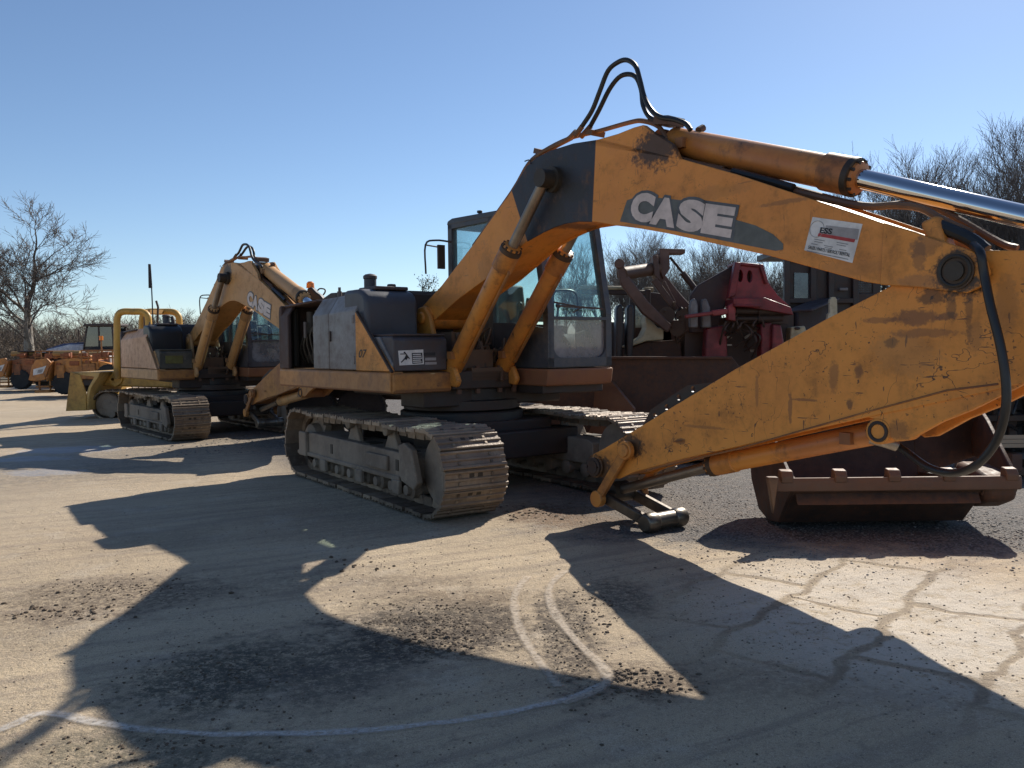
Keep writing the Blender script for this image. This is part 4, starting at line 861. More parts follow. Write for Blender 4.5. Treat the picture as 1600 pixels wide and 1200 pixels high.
col = mix(nt, math_(nt, 'MULTIPLY', pan, .8), col, (.64, .56, .46))
col = mix(nt, math_(nt, 'MULTIPLY', math_(nt, 'MULTIPLY', slab, fine), .8), col, (.27, .205, .14))
far = ramp(nt, sep.outputs[1], 42, 60); col = mix(nt, far, col, (.12, .1, .06))
lk(nt, col, b.inputs['Base Color']); 
fr = spot(nt, sep, (0, 1), *gs(60, 712, 150, 34), .6, n2, .8)
lk(nt, math_(nt, 'SUBTRACT', math_(nt, 'ADD', .82, math_(nt, 'MULTIPLY', n2, .15)), math_(nt, 'MULTIPLY', fr, .25)), b.inputs['Roughness'])
bp = N(nt, 'ShaderNodeBump'); bp.inputs['Strength'].default_value = .7; bp.inputs['Distance'].default_value = .035
hh = math_(nt, 'ADD', math_(nt, 'MULTIPLY', n2, .7), math_(nt, 'ADD', math_(nt, 'MULTIPLY', n3, .45), math_(nt, 'MULTIPLY', n5, .5))); hh = math_(nt, 'ADD', hh, math_(nt, 'MULTIPLY', ns, .4)); hh = math_(nt, 'SUBTRACT', hh, math_(nt, 'MULTIPLY', math_(nt, 'MULTIPLY', gf, vo.outputs['Distance']), .8)); hh = math_(nt, 'SUBTRACT', hh, math_(nt, 'MULTIPLY', slab, .3))
lk(nt, hh, bp.inputs['Height']); lk(nt, bp.outputs[0], b.inputs['Normal'])
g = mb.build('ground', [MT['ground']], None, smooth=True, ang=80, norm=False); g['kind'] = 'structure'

def ground_z(x, y):
    z = gz(x, y)
    if -12 < x < 12 and 1 < y < 20: z += .018 * mn.noise((x * .7, y * .7, 0)) + .008 * mn.noise((x * 2.3, y * 2.3, 3)) + .006 * mn.noise((x * 6, y * 6, 8)) - .012
    return z
def ribbon(name, px, width, mat, lift=.006):
    pts = smooth_path([tuple(G(u, v)) for u, v in px], 10); V = []; F = []; UV = []
    L = 0; k = 5
    for i, p in enumerate(pts):
        d = pts[min(i + 1, len(pts) - 1)] - pts[max(i - 1, 0)]; d.normalize(); n = Vector((-d.y, d.x, 0))
        if i: L += (p - pts[i - 1]).length
        w = width * (1 + .35 * mn.noise((p.x * 2.1, p.y * 2.1, 4)))
        for j in range(k):
            q = p + n * (j / (k - 1) - .5) * w; V.append((q.x, q.y, ground_z(q.x, q.y) + lift)); UV.append((L, j / (k - 1)))
    for i in range(len(pts) - 1):
        for j in range(k - 1): a = i * k + j; F.append((a, a + 1, a + k + 1, a + k))
    me = bpy.data.meshes.new(name); me.from_pydata(V, [], F); uv = me.uv_layers.new(name='uv')
    for lp in me.loops: uv.data[lp.index].uv = UV[lp.vertex_index]
    me.materials.append(mat); o = bpy.data.objects.new(name, me); COL.objects.link(o); o['kind'] = 'structure'; return o
def feather(name, c, dens, rough=.8):
    m, nt, b = newmat(name); tc = N(nt, 'ShaderNodeTexCoord'); uv = N(nt, 'ShaderNodeSeparateXYZ'); lk(nt, tc.outputs['UV'], uv.inputs[0])
    a = math_(nt, 'ABSOLUTE', math_(nt, 'SUBTRACT', uv.outputs[1], .5)); n1 = noise(nt, tc.outputs['Object'], 5, 7, .7); n2 = noise(nt, tc.outputs['Object'], 40, 5, .7)
    f = ramp(nt, math_(nt, 'ADD', a, math_(nt, 'MULTIPLY', math_(nt, 'SUBTRACT', n1, .5), .5)), .12, .42, 1, 0)
    f = math_(nt, 'MULTIPLY', f, math_(nt, 'MULTIPLY', ramp(nt, n2, .3, .6, .35, 1), ramp(nt, n1, .25, .6, dens * .5, dens)))
    f = math_(nt, 'MULTIPLY', f, ramp(nt, a, .36, .49, 1, 0))
    lk(nt, f, b.inputs['Alpha']); lk(nt, mix(nt, n1, c, tuple(x * .75 for x in c)), b.inputs['Base Color']); b.inputs['Roughness'].default_value = rough; return m
MT['lime'] = feather('chalky_white_line', (.66, .62, .57), .7); MT['scuff'] = feather('pale_scuffed_rut', (.58, .48, .37), .8)
ribbon('painted_line', [(-40, 1152), (20, 1132), (72, 1115), (160, 1128), (240, 1138), (380, 1145), (520, 1141), (650, 1131), (760, 1116), (850, 1100), (900, 1085), (940, 1068)], .085, MT['lime'])
ribbon('wheel_rut', [(826, 897), (806, 925), (804, 950), (814, 985), (838, 1025), (872, 1070)], .09, MT['scuff'])
ribbon('wheel_rut', [(884, 889), (862, 910), (858, 935), (872, 965), (900, 1000), (930, 1030), (948, 1052), (945, 1068), (925, 1082), (880, 1098)], .09, MT['scuff'], .009)

# loose clods and stones
ICO = [(0, -.53, .85), (0, .53, .85), (0, -.53, -.85), (0, .53, -.85), (.85, 0, .53), (-.85, 0, .53), (.85, 0, -.53), (-.85, 0, -.53), (.53, .85, 0), (-.53, .85, 0), (.53, -.85, 0), (-.53, -.85, 0)]
ICOF = [(0, 4, 1), (0, 1, 5), (0, 5, 11), (0, 11, 10), (0, 10, 4), (1, 4, 8), (1, 8, 9), (1, 9, 5), (5, 9, 7), (5, 7, 11), (11, 7, 2), (11, 2, 10), (10, 2, 6), (10, 6, 4), (4, 6, 8), (3, 8, 6), (3, 9, 8), (3, 7, 9), (3, 2, 7), (3, 6, 2)]
def lump(mb, x, y, r, rng, z=None, flat=.6):
    a = rng.uniform(0, 6.28); c, s = math.cos(a), math.sin(a); sx, sy = r * rng.uniform(.7, 1.3), r * rng.uniform(.7, 1.3)
    z = ground_z(x, y) if z is None else z
    P = []
    for p in ICO:
        k = rng.uniform(.75, 1.25); px, py, pz = p[0] * sx * k, p[1] * sy * k, p[2] * r * flat * k
        P.append((x + px * c - py * s, y + px * s + py * c, z + r * flat * .35 + pz))
    mb.add(P, ICOF)
rng = random.Random(11)
def scatter(name, mat, zones):
    mb = MB()
    for (u, v, ru, rv, n, r0, r1) in zones:
        cc, rr = gs(u, v, ru, rv)
        for i in range(n):
            if rng.random() < .75: q = (rng.gauss(0, .45), rng.gauss(0, .45))
            else: q = (rng.uniform(-1, 1), rng.uniform(-1, 1))
            r = r0 + (r1 - r0) * rng.random() ** 3
            lump(mb, cc[0] + q[0] * rr[0], cc[1] + q[1] * rr[1], r, rng)
    o = mb.build(name, [mat], None, smooth=False, norm=False); o['kind'] = 'stuff'; o['label'] = 'loose crumbs scattered over the packed dirt'; return o
MT['clod'] = plain('dark_earth_clod', (.12, .086, .058), .95, bump=.5); MT['stone'] = plain('gravel_stone', (.2, .18, .165), .85, bump=.4); MT['sandclod'] = plain('dry_dirt_clod', (.27, .21, .155), .95, bump=.5)
scatter('dirt_clods', MT['clod'], [(700, 985, 110, 26, 900, .0015, .009), (640, 968, 110, 7, 400, .0015, .008), (690, 1000, 70, 22, 120, .004, .02), (690, 950, 120, 5, 200, .0015, .008), (640, 950, 160, 40, 200, .002, .011), (890, 1000, 46, 80, 450, .0015, .01), (1010, 1065, 90, 30, 240, .002, .014), (190, 915, 120, 14, 260, .0015, .011), (110, 955, 90, 12, 140, .002, .016), (180, 930, 220, 30, 30, .006, .022), (340, 1050, 160, 60, 400, .002, .009), (970, 1055, 24, 10, 60, .004, .018), (860, 800, 70, 14, 200, .004, .018), (560, 880, 60, 20, 30, .005, .02), (1150, 860, 120, 30, 80, .003, .013), (930, 950, 40, 40, 140, .002, .014),
    (800, 1000, 900, 180, 900, .0015, .007), (200, 1170, 250, 40, 250, .002, .01)])
scatter('dry_crumbs', MT['sandclod'], [(800, 960, 900, 200, 4200, .0015, .008), (300, 860, 400, 120, 500, .002, .01), (1350, 1000, 300, 130, 1000, .0015, .008)])
scatter('gravel', MT['stone'], [(1120, 790, 140, 50, 1500, .003, .011), (1560, 830, 120, 50, 1400, .003, .013), (1350, 850, 300, 50, 1200, .003, .01), (1180, 840, 120, 40, 500, .003, .01), (400, 680, 110, 20, 600, .006, .024), (1080, 700, 120, 20, 500, .006, .02)])
# ------------------------------------------------------------------ the other machines
def place(name, u, D, z0=0.):
    p = W(u, 600, D); root = empty(name, (p[0], D, z0))
    def q(uu, vv, dy=0.):
        w = W(uu, vv, D + dy); return (float(w[0] - p[0]), float(dy), float(w[2] - z0))
    return root, q
def slabpx(mb, q, pts, dy, th, m=0):
    """an outline at depth dy, th metres thick (away from the viewer), drawn in the machine's own x,z"""
    P = [q(u, v, dy) for u, v in pts]; mb.prism([(a, c) for a, b_, c in P], P[0][1], P[0][1] + th, 'y', m)
def wheel(root, c, r, w, ax=(0, 1, 0), rim='orange'):
    t = MB(); a = Vector(ax)
    t.lathe(Vector(c) - a * w / 2, ax, [(0, r * .55), (0, r * .9), (w * .12, r), (w * .88, r), (w, r * .9), (w, r * .55), (w * .8, r * .5), (w * .2, r * .5), (0, r * .55)], 28)
    for i in range(22):
        th = 2 * math.pi * i / 22; x_ = a.orthogonal().normalized(); y_ = a.cross(x_); d = x_ * math.cos(th) + y_ * math.sin(th)
        t.bar(Vector(c) + d * r * .98 - a * w * .42, Vector(c) + d * r * .98 + a * w * .42 + a.cross(d) * .05, .05, .04)
    o = t.build('tyre', [MT['tyre']], root)
    k = MB(); k.lathe(Vector(c) - a * w * .35, ax, [(0, .02), (0, r * .3), (.02, r * .52), (w * .7 - .02, r * .52), (w * .7, r * .3), (w * .7, .02)], 20); k.build('rim', [MT[rim]], o)
    return o
# --- loader with raised brown arms and cream fenders
ldr, q = place('wheel_loader', 1010, 13.6)
tag(ldr, 'cream loader with raised brown lifting arms, between the big cab and the red attachment', 'loader')
for dy, pts in ((-.35, [(963, 408), (972, 406), (980, 428), (1012, 470), (1050, 508), (1044, 520), (1004, 490), (970, 444)]), (.35, [(1020, 400), (1031, 398), (1036, 425), (1066, 462), (1086, 484), (1078, 500), (1050, 470), (1026, 436)])):
    a = MB(); slabpx(a, q, pts, dy, .12); a.cyl(q(968, 412, dy - .03) if dy < 0 else q(1026, 404, dy - .03), q(968, 412, dy + .16) if dy < 0 else q(1026, 404, dy + .16), .08, 16); a.build('lifting_arm', [MT['brown']], ldr, bevel=.02)
a = MB(); a.cyl(q(972, 428, -.3), q(1030, 419, .42), .105, 20); a.build('cross_tube', [MT['brownpipe']], ldr)
a = MB(); slabpx(a, q, [(1031, 388), (1071, 389), (1071, 396), (1046, 396), (1047, 420), (1036, 436), (1030, 420)], .3, .3); slabpx(a, q, [(1020, 400), (1028, 398), (1032, 440), (1022, 430)], .1, .3); a.build('tool_carrier', [MT['brown']], ldr, bevel=.015)
a = MB(); a.cyl(q(1047, 402, .5), q(1068, 428, .5), .022, 12); a.cyl(q(1066, 426, .5), q(1087, 453, .5), .05, 14); a.build('tilt_cylinder', [MT['darksteel']], ldr)
a = MB(); a.bar(q(1022, 437, .0), q(1056, 484, .0), .06, .1); a.build('tilt_link', [MT['brown']], ldr, bevel=.01)
a = MB(); a.bar(q(1036, 440, .2), q(1054, 474, .2), .05, .06); a.build('tilt_link', [MT['brown']], ldr, bevel=.01)
a = MB()
for u, v, r in ((1042, 492, .13), (1058, 514, .12), (1066, 492, .1), (1072, 505, .13)): a.cyl(q(u, v, -.1), q(u, v, .4), r, 16)
for i in range(12):
    u, v = random.uniform(1036, 1080), random.uniform(478, 520); a.tube(smooth_path([q(u, v, 0), q(u + random.uniform(-10, 10), v + random.uniform(-14, 6), -.1), q(u + random.uniform(-16, 16), v + random.uniform(0, 25), .0)], 4), .018, 6)
a.build('pivot_joint', [MT['valve']], ldr)
a = MB(); slabpx(a, q, [(905, 446), (985, 447), (988, 453), (905, 453)], .4, 1.4); a.build('cab_roof', [MT['cream']], ldr, bevel=.03)
a = MB()
for u in (988, 1012): 
    for dy in (.45, 1.7): a.bar(q(u, 560, dy), q(u, 452, dy), .09, .09)
a.bar(q(905, 560, .45), q(905, 452, .45), .09, .09); a.bar(q(905, 456, .45), q(1012, 458, .45), .08, .08); slabpx(a, q, [(905, 500), (990, 505), (990, 560), (905, 560)], .5, .9)
slabpx(a, q, [(1010, 456), (1050, 460), (1050, 560), (1010, 560)], 1.2, .6)
a.build('cab_frame', [MT['black']], ldr, bevel=.015)
a = MB(); slabpx(a, q, [(991, 460), (1010, 462), (1008, 512), (992, 512)], .55, .012); a.build('cab_window', [MT['milky']], ldr)
a = MB(); slabpx(a, q, [(1012, 484), (1018, 500), (1028, 512), (1037, 512), (1037, 531), (1010, 533), (979, 544), (977, 541), (1003, 526), (1010, 512), (1008, 497)], -.1, .5); a.build('fender', [MT['cream']], ldr, bevel=.02)
a = MB(); a.box(q(1012, 453, .6), (.16, .2, .08)); a.build('lamp_housing', [MT['cream']], ldr, bevel=.02)
a = MB(); slabpx(a, q, [(979, 546), (1010, 534), (1064, 531), (1068, 600), (979, 600)], .0, 1.6); slabpx(a, q, [(985, 500), (1075, 500), (1110, 540), (1110, 610), (930, 610), (930, 540)], 1.2, .9); a.build('chassis', [MT['rust']], ldr, bevel=.02)
for u in (962, 979):
    a = MB(); slabpx(a, q, [(u, 560), (u + 1, 482), (u + 4, 476), (u + 9, 475), (u + 12, 482), (u + 12, 520), (u + 9, 560)], -.55, .3); a.build('lift_fork', [MT['black']], ldr, bevel=.04, seg=3)
for dy in (.1, 1.9): wheel(ldr, (q(1000, 600, 0)[0], dy, .7), .7, .45, rim='cream')
# --- wide bucket standing behind the tracks
bk, q = place('loader_bucket', 1050, 12.0)
tag(bk, 'wide dark rusty loader bucket standing on the gravel behind the right track', 'bucket')
a = MB(); slabpx(a, q, [(770, 558), (1144, 558), (1156, 573), (1160, 660), (1158, 690), (770, 690)], 0, .05); slabpx(a, q, [(770, 557), (1144, 557), (1145, 561), (770, 561)], -.06, .09); a.build('back_plate', [MT['rust']], bk, bevel=.008)
a = MB(); P = [q(900, 578, .3), q(950, 588, .12), q(990, 638, -.75), q(985, 690, -.75), q(900, 690, .2)]; a.add(P + [(x + .035, y + .03, z) for x, y, z in P], [tuple(range(5)), tuple(range(9, 4, -1))] + [(i, (i + 1) % 5, (i + 1) % 5 + 5, i + 5) for i in range(5)]); a.build('side_plate', [MT['rustlight']], bk, bevel=.006)
a = MB(); P = [q(1150, 575, .0), q(1168, 640, -.75), q(1165, 690, -.75), q(1150, 690, .0)]; a.add(P + [(x + .035, y, z) for x, y, z in P], [tuple(range(4)), tuple(range(7, 3, -1))] + [(i, (i + 1) % 4, (i + 1) % 4 + 4, i + 4) for i in range(4)]); a.build('side_plate', [MT['rust']], bk, bevel=.006)
a = MB(); P0, P1 = q(780, 700, 0), q(1160, 700, 0); a.box(((P0[0] + P1[0]) / 2, -.35, .06), (P1[0] - P0[0], .8, .04)); a.build('floor_plate', [MT['rust']], bk)
# --- red felling attachment
rd, q = place('felling_head', 1150, 13.0)
tag(rd, 'dark red tree felling attachment with a slotted tapered head, standing between two loaders', 'attachment')
a = MB(); slabpx(a, q, [(1149, 409), (1193, 413), (1201, 442), (1216, 462), (1234, 478), (1180, 471), (1138, 466)], 0, .14); o = a.build('tapered_head', [MT['red']], rd, bevel=.02)
ct = MB()
for u, v in ((1156.5, 431), (1171.5, 432)): ct.prism([(q(u, v)[0] + .035 * math.cos(t) * 1.1, q(u, v)[2] + .075 * math.sin(t) * 1.2) for t in [i * math.pi / 8 for i in range(16)]], -.1, .3)
cut(o, ct)
a = MB(); slabpx(a, q, [(1150, 424), (1163, 424), (1163, 444), (1150, 446)], .16, .03); slabpx(a, q, [(1166, 424), (1172, 424), (1174, 444), (1166, 444)], .16, .03); a.bar(q(1170, 428, .17), q(1179, 446, .17), .03, .03); a.build('slot_dark_sheet', [MT['darkplum']], rd)  # dark sheets added behind the slots so the holes look dark
a = MB(); slabpx(a, q, [(1149, 409), (1158, 410), (1150, 462), (1138, 466)], -.08, .1); slabpx(a, q, [(1186, 412), (1193, 413), (1201, 442), (1196, 444)], -.06, .08); slabpx(a, q, [(1149, 409), (1193, 413), (1193, 418), (1149, 414)], -.05, .5); a.build('head_rib', [MT['red']], rd, bevel=.015)
a = MB(); slabpx(a, q, [(1079, 462), (1090, 446), (1148, 413), (1136, 470), (1120, 520), (1079, 520)], .25, .12); a.build('back_shield', [MT['darkplum']], rd, bevel=.02)
a = MB(); slabpx(a, q, [(1078, 478), (1080, 470), (1085, 465), (1089, 470), (1091, 478), (1091, 512), (1078, 512)], -.05, .12); a.build('grey_plate', [MT['panel_grey']], rd, bevel=.02)
a = MB(); slabpx(a, q, [(1097, 468), (1104, 466), (1110, 480), (1112, 512), (1097, 512)], -.02, .12); a.build('grey_plate', [MT['panel_grey']], rd, bevel=.02)
a = MB(); a.bar(q(1070, 495, -.15), q(1115, 489, -.15), .07, .055); a.bar(q(1112, 489.5, -.15), q(1149, 485, -.15), .09, .09); slabpx(a, q, [(1138, 478), (1148, 472), (1150, 502), (1138, 500)], -.22, .16); a.build('grab_arm', [MT['redbright']], rd, bevel=.015)
a = MB(); slabpx(a, q, [(1146, 466), (1196, 465), (1236, 480), (1240, 492), (1146, 476)], -.25, .8); slabpx(a, q, [(1148, 476), (1190, 476), (1190, 480), (1148, 479)], -.3, .1); a.build('saw_deck', [MT['red']], rd, bevel=.012)
for v, r in ((486, .05), (498, .035)):
    a = MB(); a.cyl(q(1150, v, -.1), q(1186, v, -.1), r, 14); a.cyl(q(1184, v, -.1), q(1222, v - 1, -.1), r * 1.5, 14); a.build('grab_cylinder', [MT['darksteel']], rd)
for pts, dy in (([(1104, 512), (1136, 508), (1138, 600), (1100, 600)], .05), ([(1189, 505), (1206, 503), (1210, 600), (1190, 600)], -.1), ([(1208, 506), (1221, 508), (1226, 540), (1214, 600), (1204, 600)], -.2)):
    a = MB(); slabpx(a, q, pts, dy, .25); a.build('leg', [MT['red']], rd, bevel=.025)
a = MB(); slabpx(a, q, [(1070, 500), (1240, 490), (1240, 620), (1070, 620)], .5, .5); slabpx(a, q, [(1146, 480), (1232, 484), (1232, 506), (1146, 504)], .15, .4); 
for i in range(14):
    u, v = random.uniform(1140, 1200), random.uniform(484, 520); a.tube(smooth_path([q(u, v, -.05), q(u + random.uniform(-14, 14), v + random.uniform(5, 20), -.15), q(u + random.uniform(-20, 20), v + random.uniform(20, 50), .1)], 4), .016, 6)
a.build('frame', [MT['black']], rd)
a = MB(); a.bar(q(1164, 529, .2), q(1181, 517, .2), .03, .05); a.bar(q(1134, 527, .2), q(1143, 527, .2), .06, .03); a.bar(q(1135, 539, .2), q(1143, 539, .2), .06, .02); a.bar(q(1171, 548, .2), q(1179, 548, .2), .08, .04); a.build('bright_rod', [MT['dullchrome']], rd)
# --- black caged machine
bc, q = place('forestry_machine', 1300, 14.6)
tag(bc, 'black forestry machine with a caged cab and mesh grille, behind the boom tip', 'forestry machine')
a = MB(); slabpx(a, q, [(1226, 396), (1336, 396), (1336, 560), (1226, 560)], .35, .05)
for u in (1229, 1270, 1298, 1336): a.bar(q(u, 580, .3), q(u, 396, .3), .1, .1)
for v in (404, 470, 520): a.bar(q(1226, v, .3), q(1338, v, .3), .09, .09)
slabpx(a, q, [(1364, 396), (1376, 396), (1376, 560), (1364, 560)], .3, 1.6); slabpx(a, q, [(1336, 458), (1366, 458), (1366, 560), (1336, 560)], .3, .1); slabpx(a, q, [(1226, 392), (1378, 392), (1378, 431), (1338, 431), (1338, 400), (1226, 400)], .25, .08); slabpx(a, q, [(1226, 384), (1378, 384), (1378, 394), (1226, 394)], .25, 1.7); slabpx(a, q, [(1226, 500), (1376, 500), (1376, 600), (1226, 600)], .4, 1.6)
a.build('cab_cage', [MT['black']], bc, bevel=.012)
a = MB(); slabpx(a, q, [(1241, 426), (1266, 427), (1266, 466), (1241, 466)], .33, .015); a.build('cab_window', [MT['hazywin']], bc)
a = MB(); P = [q(1248, 486, -.3), q(1292, 468, .2)]; a.bar(P[0], P[1], .5, .05); slabpx(a, q, [(1247, 486), (1294, 470), (1294, 520), (1247, 520)], .1, .2); a.build('engine_cover', [MT['dark_grey']], bc, bevel=.02)
a = MB()
for i in range(9): a.bar(q(1338 + i * 3, 431, .34), q(1338 + i * 3, 458, .34), .012, .012)
for i in range(8): a.bar(q(1337, 432 + i * 3.6, .33), q(1364, 432 + i * 3.6, .33), .012, .012)
a.build('mesh_grille', [MT['black']], bc)
a = MB(); a.box(q(1318, 452, .26), (.14, .06, .05)); a.build('grab_handle', [MT['panel_grey']], bc, bevel=.01)
a = MB(); slabpx(a, q, [(1291, 512), (1297, 468), (1300, 464), (1305, 464), (1308, 468), (1309, 505), (1306, 512)], -.6, .08); o = a.build('lift_eye', [MT['cream']], bc, bevel=.012)
ct = MB(); slabpx(ct, q, [(1299, 488), (1300, 474), (1302, 471), (1304, 474), (1304, 488), (1301, 490)], -.8, .5); cut(o, ct)
a = MB(); slabpx(a, q, [(1234, 534), (1236, 511), (1258, 509), (1263, 526), (1250, 534)], -1.3, .3); o = a.build('tool_bin', [MT['cream']], bc, bevel=.02); 
a = MB(); a.ball(q(1246, 513, -1.32), .05, 6, sq=(1, .4, .5)); a.build('latch', [MT['black']], o)
for u in (1250, 1350): wheel(bc, (q(u, 600, 0)[0], 1.0, .65), .65, .5, rim='cream')
# --- cream machine far right, seen as a bright edge beyond the cage
cm, q = place('cream_truck', 1420, 19.0)
tag(cm, 'cream truck cab mostly hidden behind the arm and black cage', 'truck')
a = MB(); slabpx(a, q, [(1376, 456), (1392, 452), (1480, 450), (1480, 600), (1376, 600)], 0, 1.6); a.build('body', [MT['cream']], cm, bevel=.04)
a = MB(); slabpx(a, q, [(1396, 466), (1470, 464), (1470, 505), (1396, 505)], -.01, .02); a.build('window', [MT['farglass']], cm)
for u in (1395, 1465): wheel(cm, (q(u, 600, 0)[0], .3, .45), .45, .3, rim='cream')
MT['midrust'] = worn('scuffed_rust_steel', (.12, .075, .052), alt=(.08, .05, .036), rust=(.16, .08, .045), rustamt=.5, dirt=(.15, .115, .085), dirtamt=.5, rough=.55, metal=.2)
# --- rusty digging bucket in the foreground
DB = 6.85; XB0, XB1 = W(1204, 745, DB)[0], W(1592, 748, DB)[0]
tb = empty('toothed_bucket', ((XB0 + XB1) / 2, DB, 0)); tag(tb, 'big rusty toothed digging bucket lying open end up under the arm', 'bucket')
hw = (XB1 - XB0) / 2; zl = W(1400, 746, DB)[2]
sec = [(0, zl), (-.01, zl - .08), (.12, .28), (.36, .05), (.62, .01), (.92, .06), (1.16, .3), (1.24, .6), (1.22, .9), (1.14, 1.06)]
inn = [(y + (.035 if i < 5 else -.035), z + (.0 if i in (0, 9) else .035)) for i, (y, z) in enumerate(sec)]
inn = [(.035, zl), (.03, zl - .07), (.16, .29), (.38, .09), (.62, .05), (.89, .1), (1.12, .32), (1.2, .6), (1.18, .89), (1.11, 1.04)]
a = MB(); a.prism(sec + inn[::-1], -hw + .2, hw - .28, 'x'); a.prism([(.0, zl), (-.02, zl - .06), (.04, zl - .16), (.08, zl - .16), (.035, zl)], hw - .281, hw + .0, 'x'); o = a.build('shell', [MT['rust']], tb, bevel=.006)
a = MB(); a.prism([(-.035, zl + .008), (-.05, zl - .03), (-.045, zl - .1), (.0, zl - .11), (.04, zl + .0)], -hw + .02, hw, 'x'); a.build('cutting_lip', [MT['midrust']], tb, bevel=.006)
a = MB(); a.prism([(.02, zl - .2), (.0, zl - .22), (.055, .36), (.08, .37)], -hw + .22, hw - .3, 'x'); a.build('wear_strip', [MT['rust']], tb, bevel=.004)
side = [(-.01, zl + .0), (.0, zl - .1), (.12, .28), (.36, .05), (.62, .01), (.92, .06), (1.16, .3), (1.24, .6), (1.22, .9), (1.14, 1.06), (.85, .98), (.45, .72), (.12, zl + .04)]
for x0 in (-hw + .17, hw - .29):
    a = MB(); a.prism(side if x0 < 0 else [(.06, .38), (.12, .28), (.36, .05), (.62, .01), (.92, .06), (1.14, .3), (1.1, .36), (.5, .4)], x0, x0 + .035, 'x'); a.build('side_plate', [MT['rust']], tb, bevel=.008)
a = MB(); a.prism([(1.12, .32), (1.16, .3), (1.24, .6), (1.22, .9), (1.14, 1.06), (1.11, 1.04), (1.18, .89), (1.2, .6)], hw - .281, hw + .3, 'x', poly2=[(1.16, .5), (1.2, .5), (1.26, .68), (1.22, .86), (1.1, .96), (1.08, .94), (1.18, .85), (1.22, .68)]); a.build('back_wing', [MT['rust']], tb, bevel=.008)
a = MB(); P = [(hw - .02, .05, zl), (hw + .3, 1.2, .5), (hw + .3, 1.24, .68), (hw + .3, 1.1, .96), (hw + .15, .7, .88), (hw + .02, .1, zl + .06)]; a.add(P + [(x - .03, y + .01, z) for x, y, z in P], [tuple(range(6)), tuple(range(11, 5, -1))] + [(i, (i + 1) % 6, (i + 1) % 6 + 6, i + 6) for i in range(6)]); a.build('side_wing', [MT['rust']], tb, bevel=.006)
a = MB(); a.prism([(-.02, zl - .02), (.0, zl - .2), (.25, zl - .3), (.5, .3), (.5, .55), (.2, zl + .03)], hw - .27, hw - .0, 'x'); a.build('side_gusset', [MT['rust']], tb, bevel=.05)
for t in (.06, .275, .49, .71, .96):
    x = -hw + 2 * hw * t; a = MB(); P = [(-.055, zl - .03), (-.06, zl + .02), (-.03, zl + .065), (.035, zl + .075), (.045, zl + .0), (.02, zl - .03)]
    a.prism(P, x - .05, x + .05, 'x'); a.build('tooth', [MT['midrust']], tb, bevel=.008)
a = MB(); a.prism([(-hw - .06, zl + .03), (-hw + .03, zl + .03), (-hw + .02, zl - .06), (-hw - .01, zl - .27), (-hw - .04, zl - .08)], -.12, -.05); a.build('side_cutter', [MT['brownpipe']], tb, bevel=.01)
for x in (-.35, .15):
    a = MB(); a.prism([(.9, .9), (1.15, .6), (1.4, .75), (1.35, 1.0), (1.1, 1.02)], x, x + .06, 'x'); a.build('hinge_ear', [MT['rust']], tb, bevel=.02)
# --- plywood on a pallet, and a scrapped frame, right edge
pw, q = place('plywood_stack', 1640, 10.2); tag(pw, 'pale sheets of plywood stacked beside the rusty toothed bucket', 'plywood')
for k in range(3):
    a = MB(); a.prism([(-1.0 + .05 * k, -.5), (1.2, -.6 + .04 * k), (1.25, .7), (-.75 + .03 * k, .6)], .30 + .05 * k, .345 + .05 * k, 'z'); a.map(lambda p: (p[0], p[1], p[2] - p[1] * .12)); a.build('sheet', [MT['wood']], pw)
a = MB()
for x in (-.7, .1, .9): a.box((x, 0, .19), (.12, 1.1, .2))
a.box((.1, -.3, .06), (2.1, .12, .1)); a.box((.1, .3, .06), (2.1, .12, .1)); a.build('bearer', [MT['brown']], pw, bevel=.01)
sf, q = place('scrap_frame', 1580, 11.8); tag(sf, 'dark stripped machine frame with hanging hoses, beyond the toothed bucket', 'machine frame')
a = MB(); slabpx(a, q, [(1490, 600), (1700, 590), (1700, 668), (1500, 668)], .6, .2)
for u in (1505, 1530, 1556, 1580, 1605, 1640): a.bar(q(u, 690, .3), q(u, 560, .3), .09, .12)
for v in (585, 620, 655): a.bar(q(1490, v, .2), q(1690, v - 4, .2), .09, .09)
a.build('frame', [MT['scrap']], sf, bevel=.012)
a = MB()
for i in range(16):
    u = random.uniform(1495, 1610); v = random.uniform(585, 640); a.tube(smooth_path([q(u, v, .1), q(u + random.uniform(-12, 12), v + random.uniform(10, 30), .0), q(u + random.uniform(-25, 25), v + random.uniform(20, 50), .2)], 4), .02, 6)
a.build('hanging_hose', [MT['rubber']], sf)
wheel(sf, (q(1620, 600)[0], .5, .5), .5, .4)

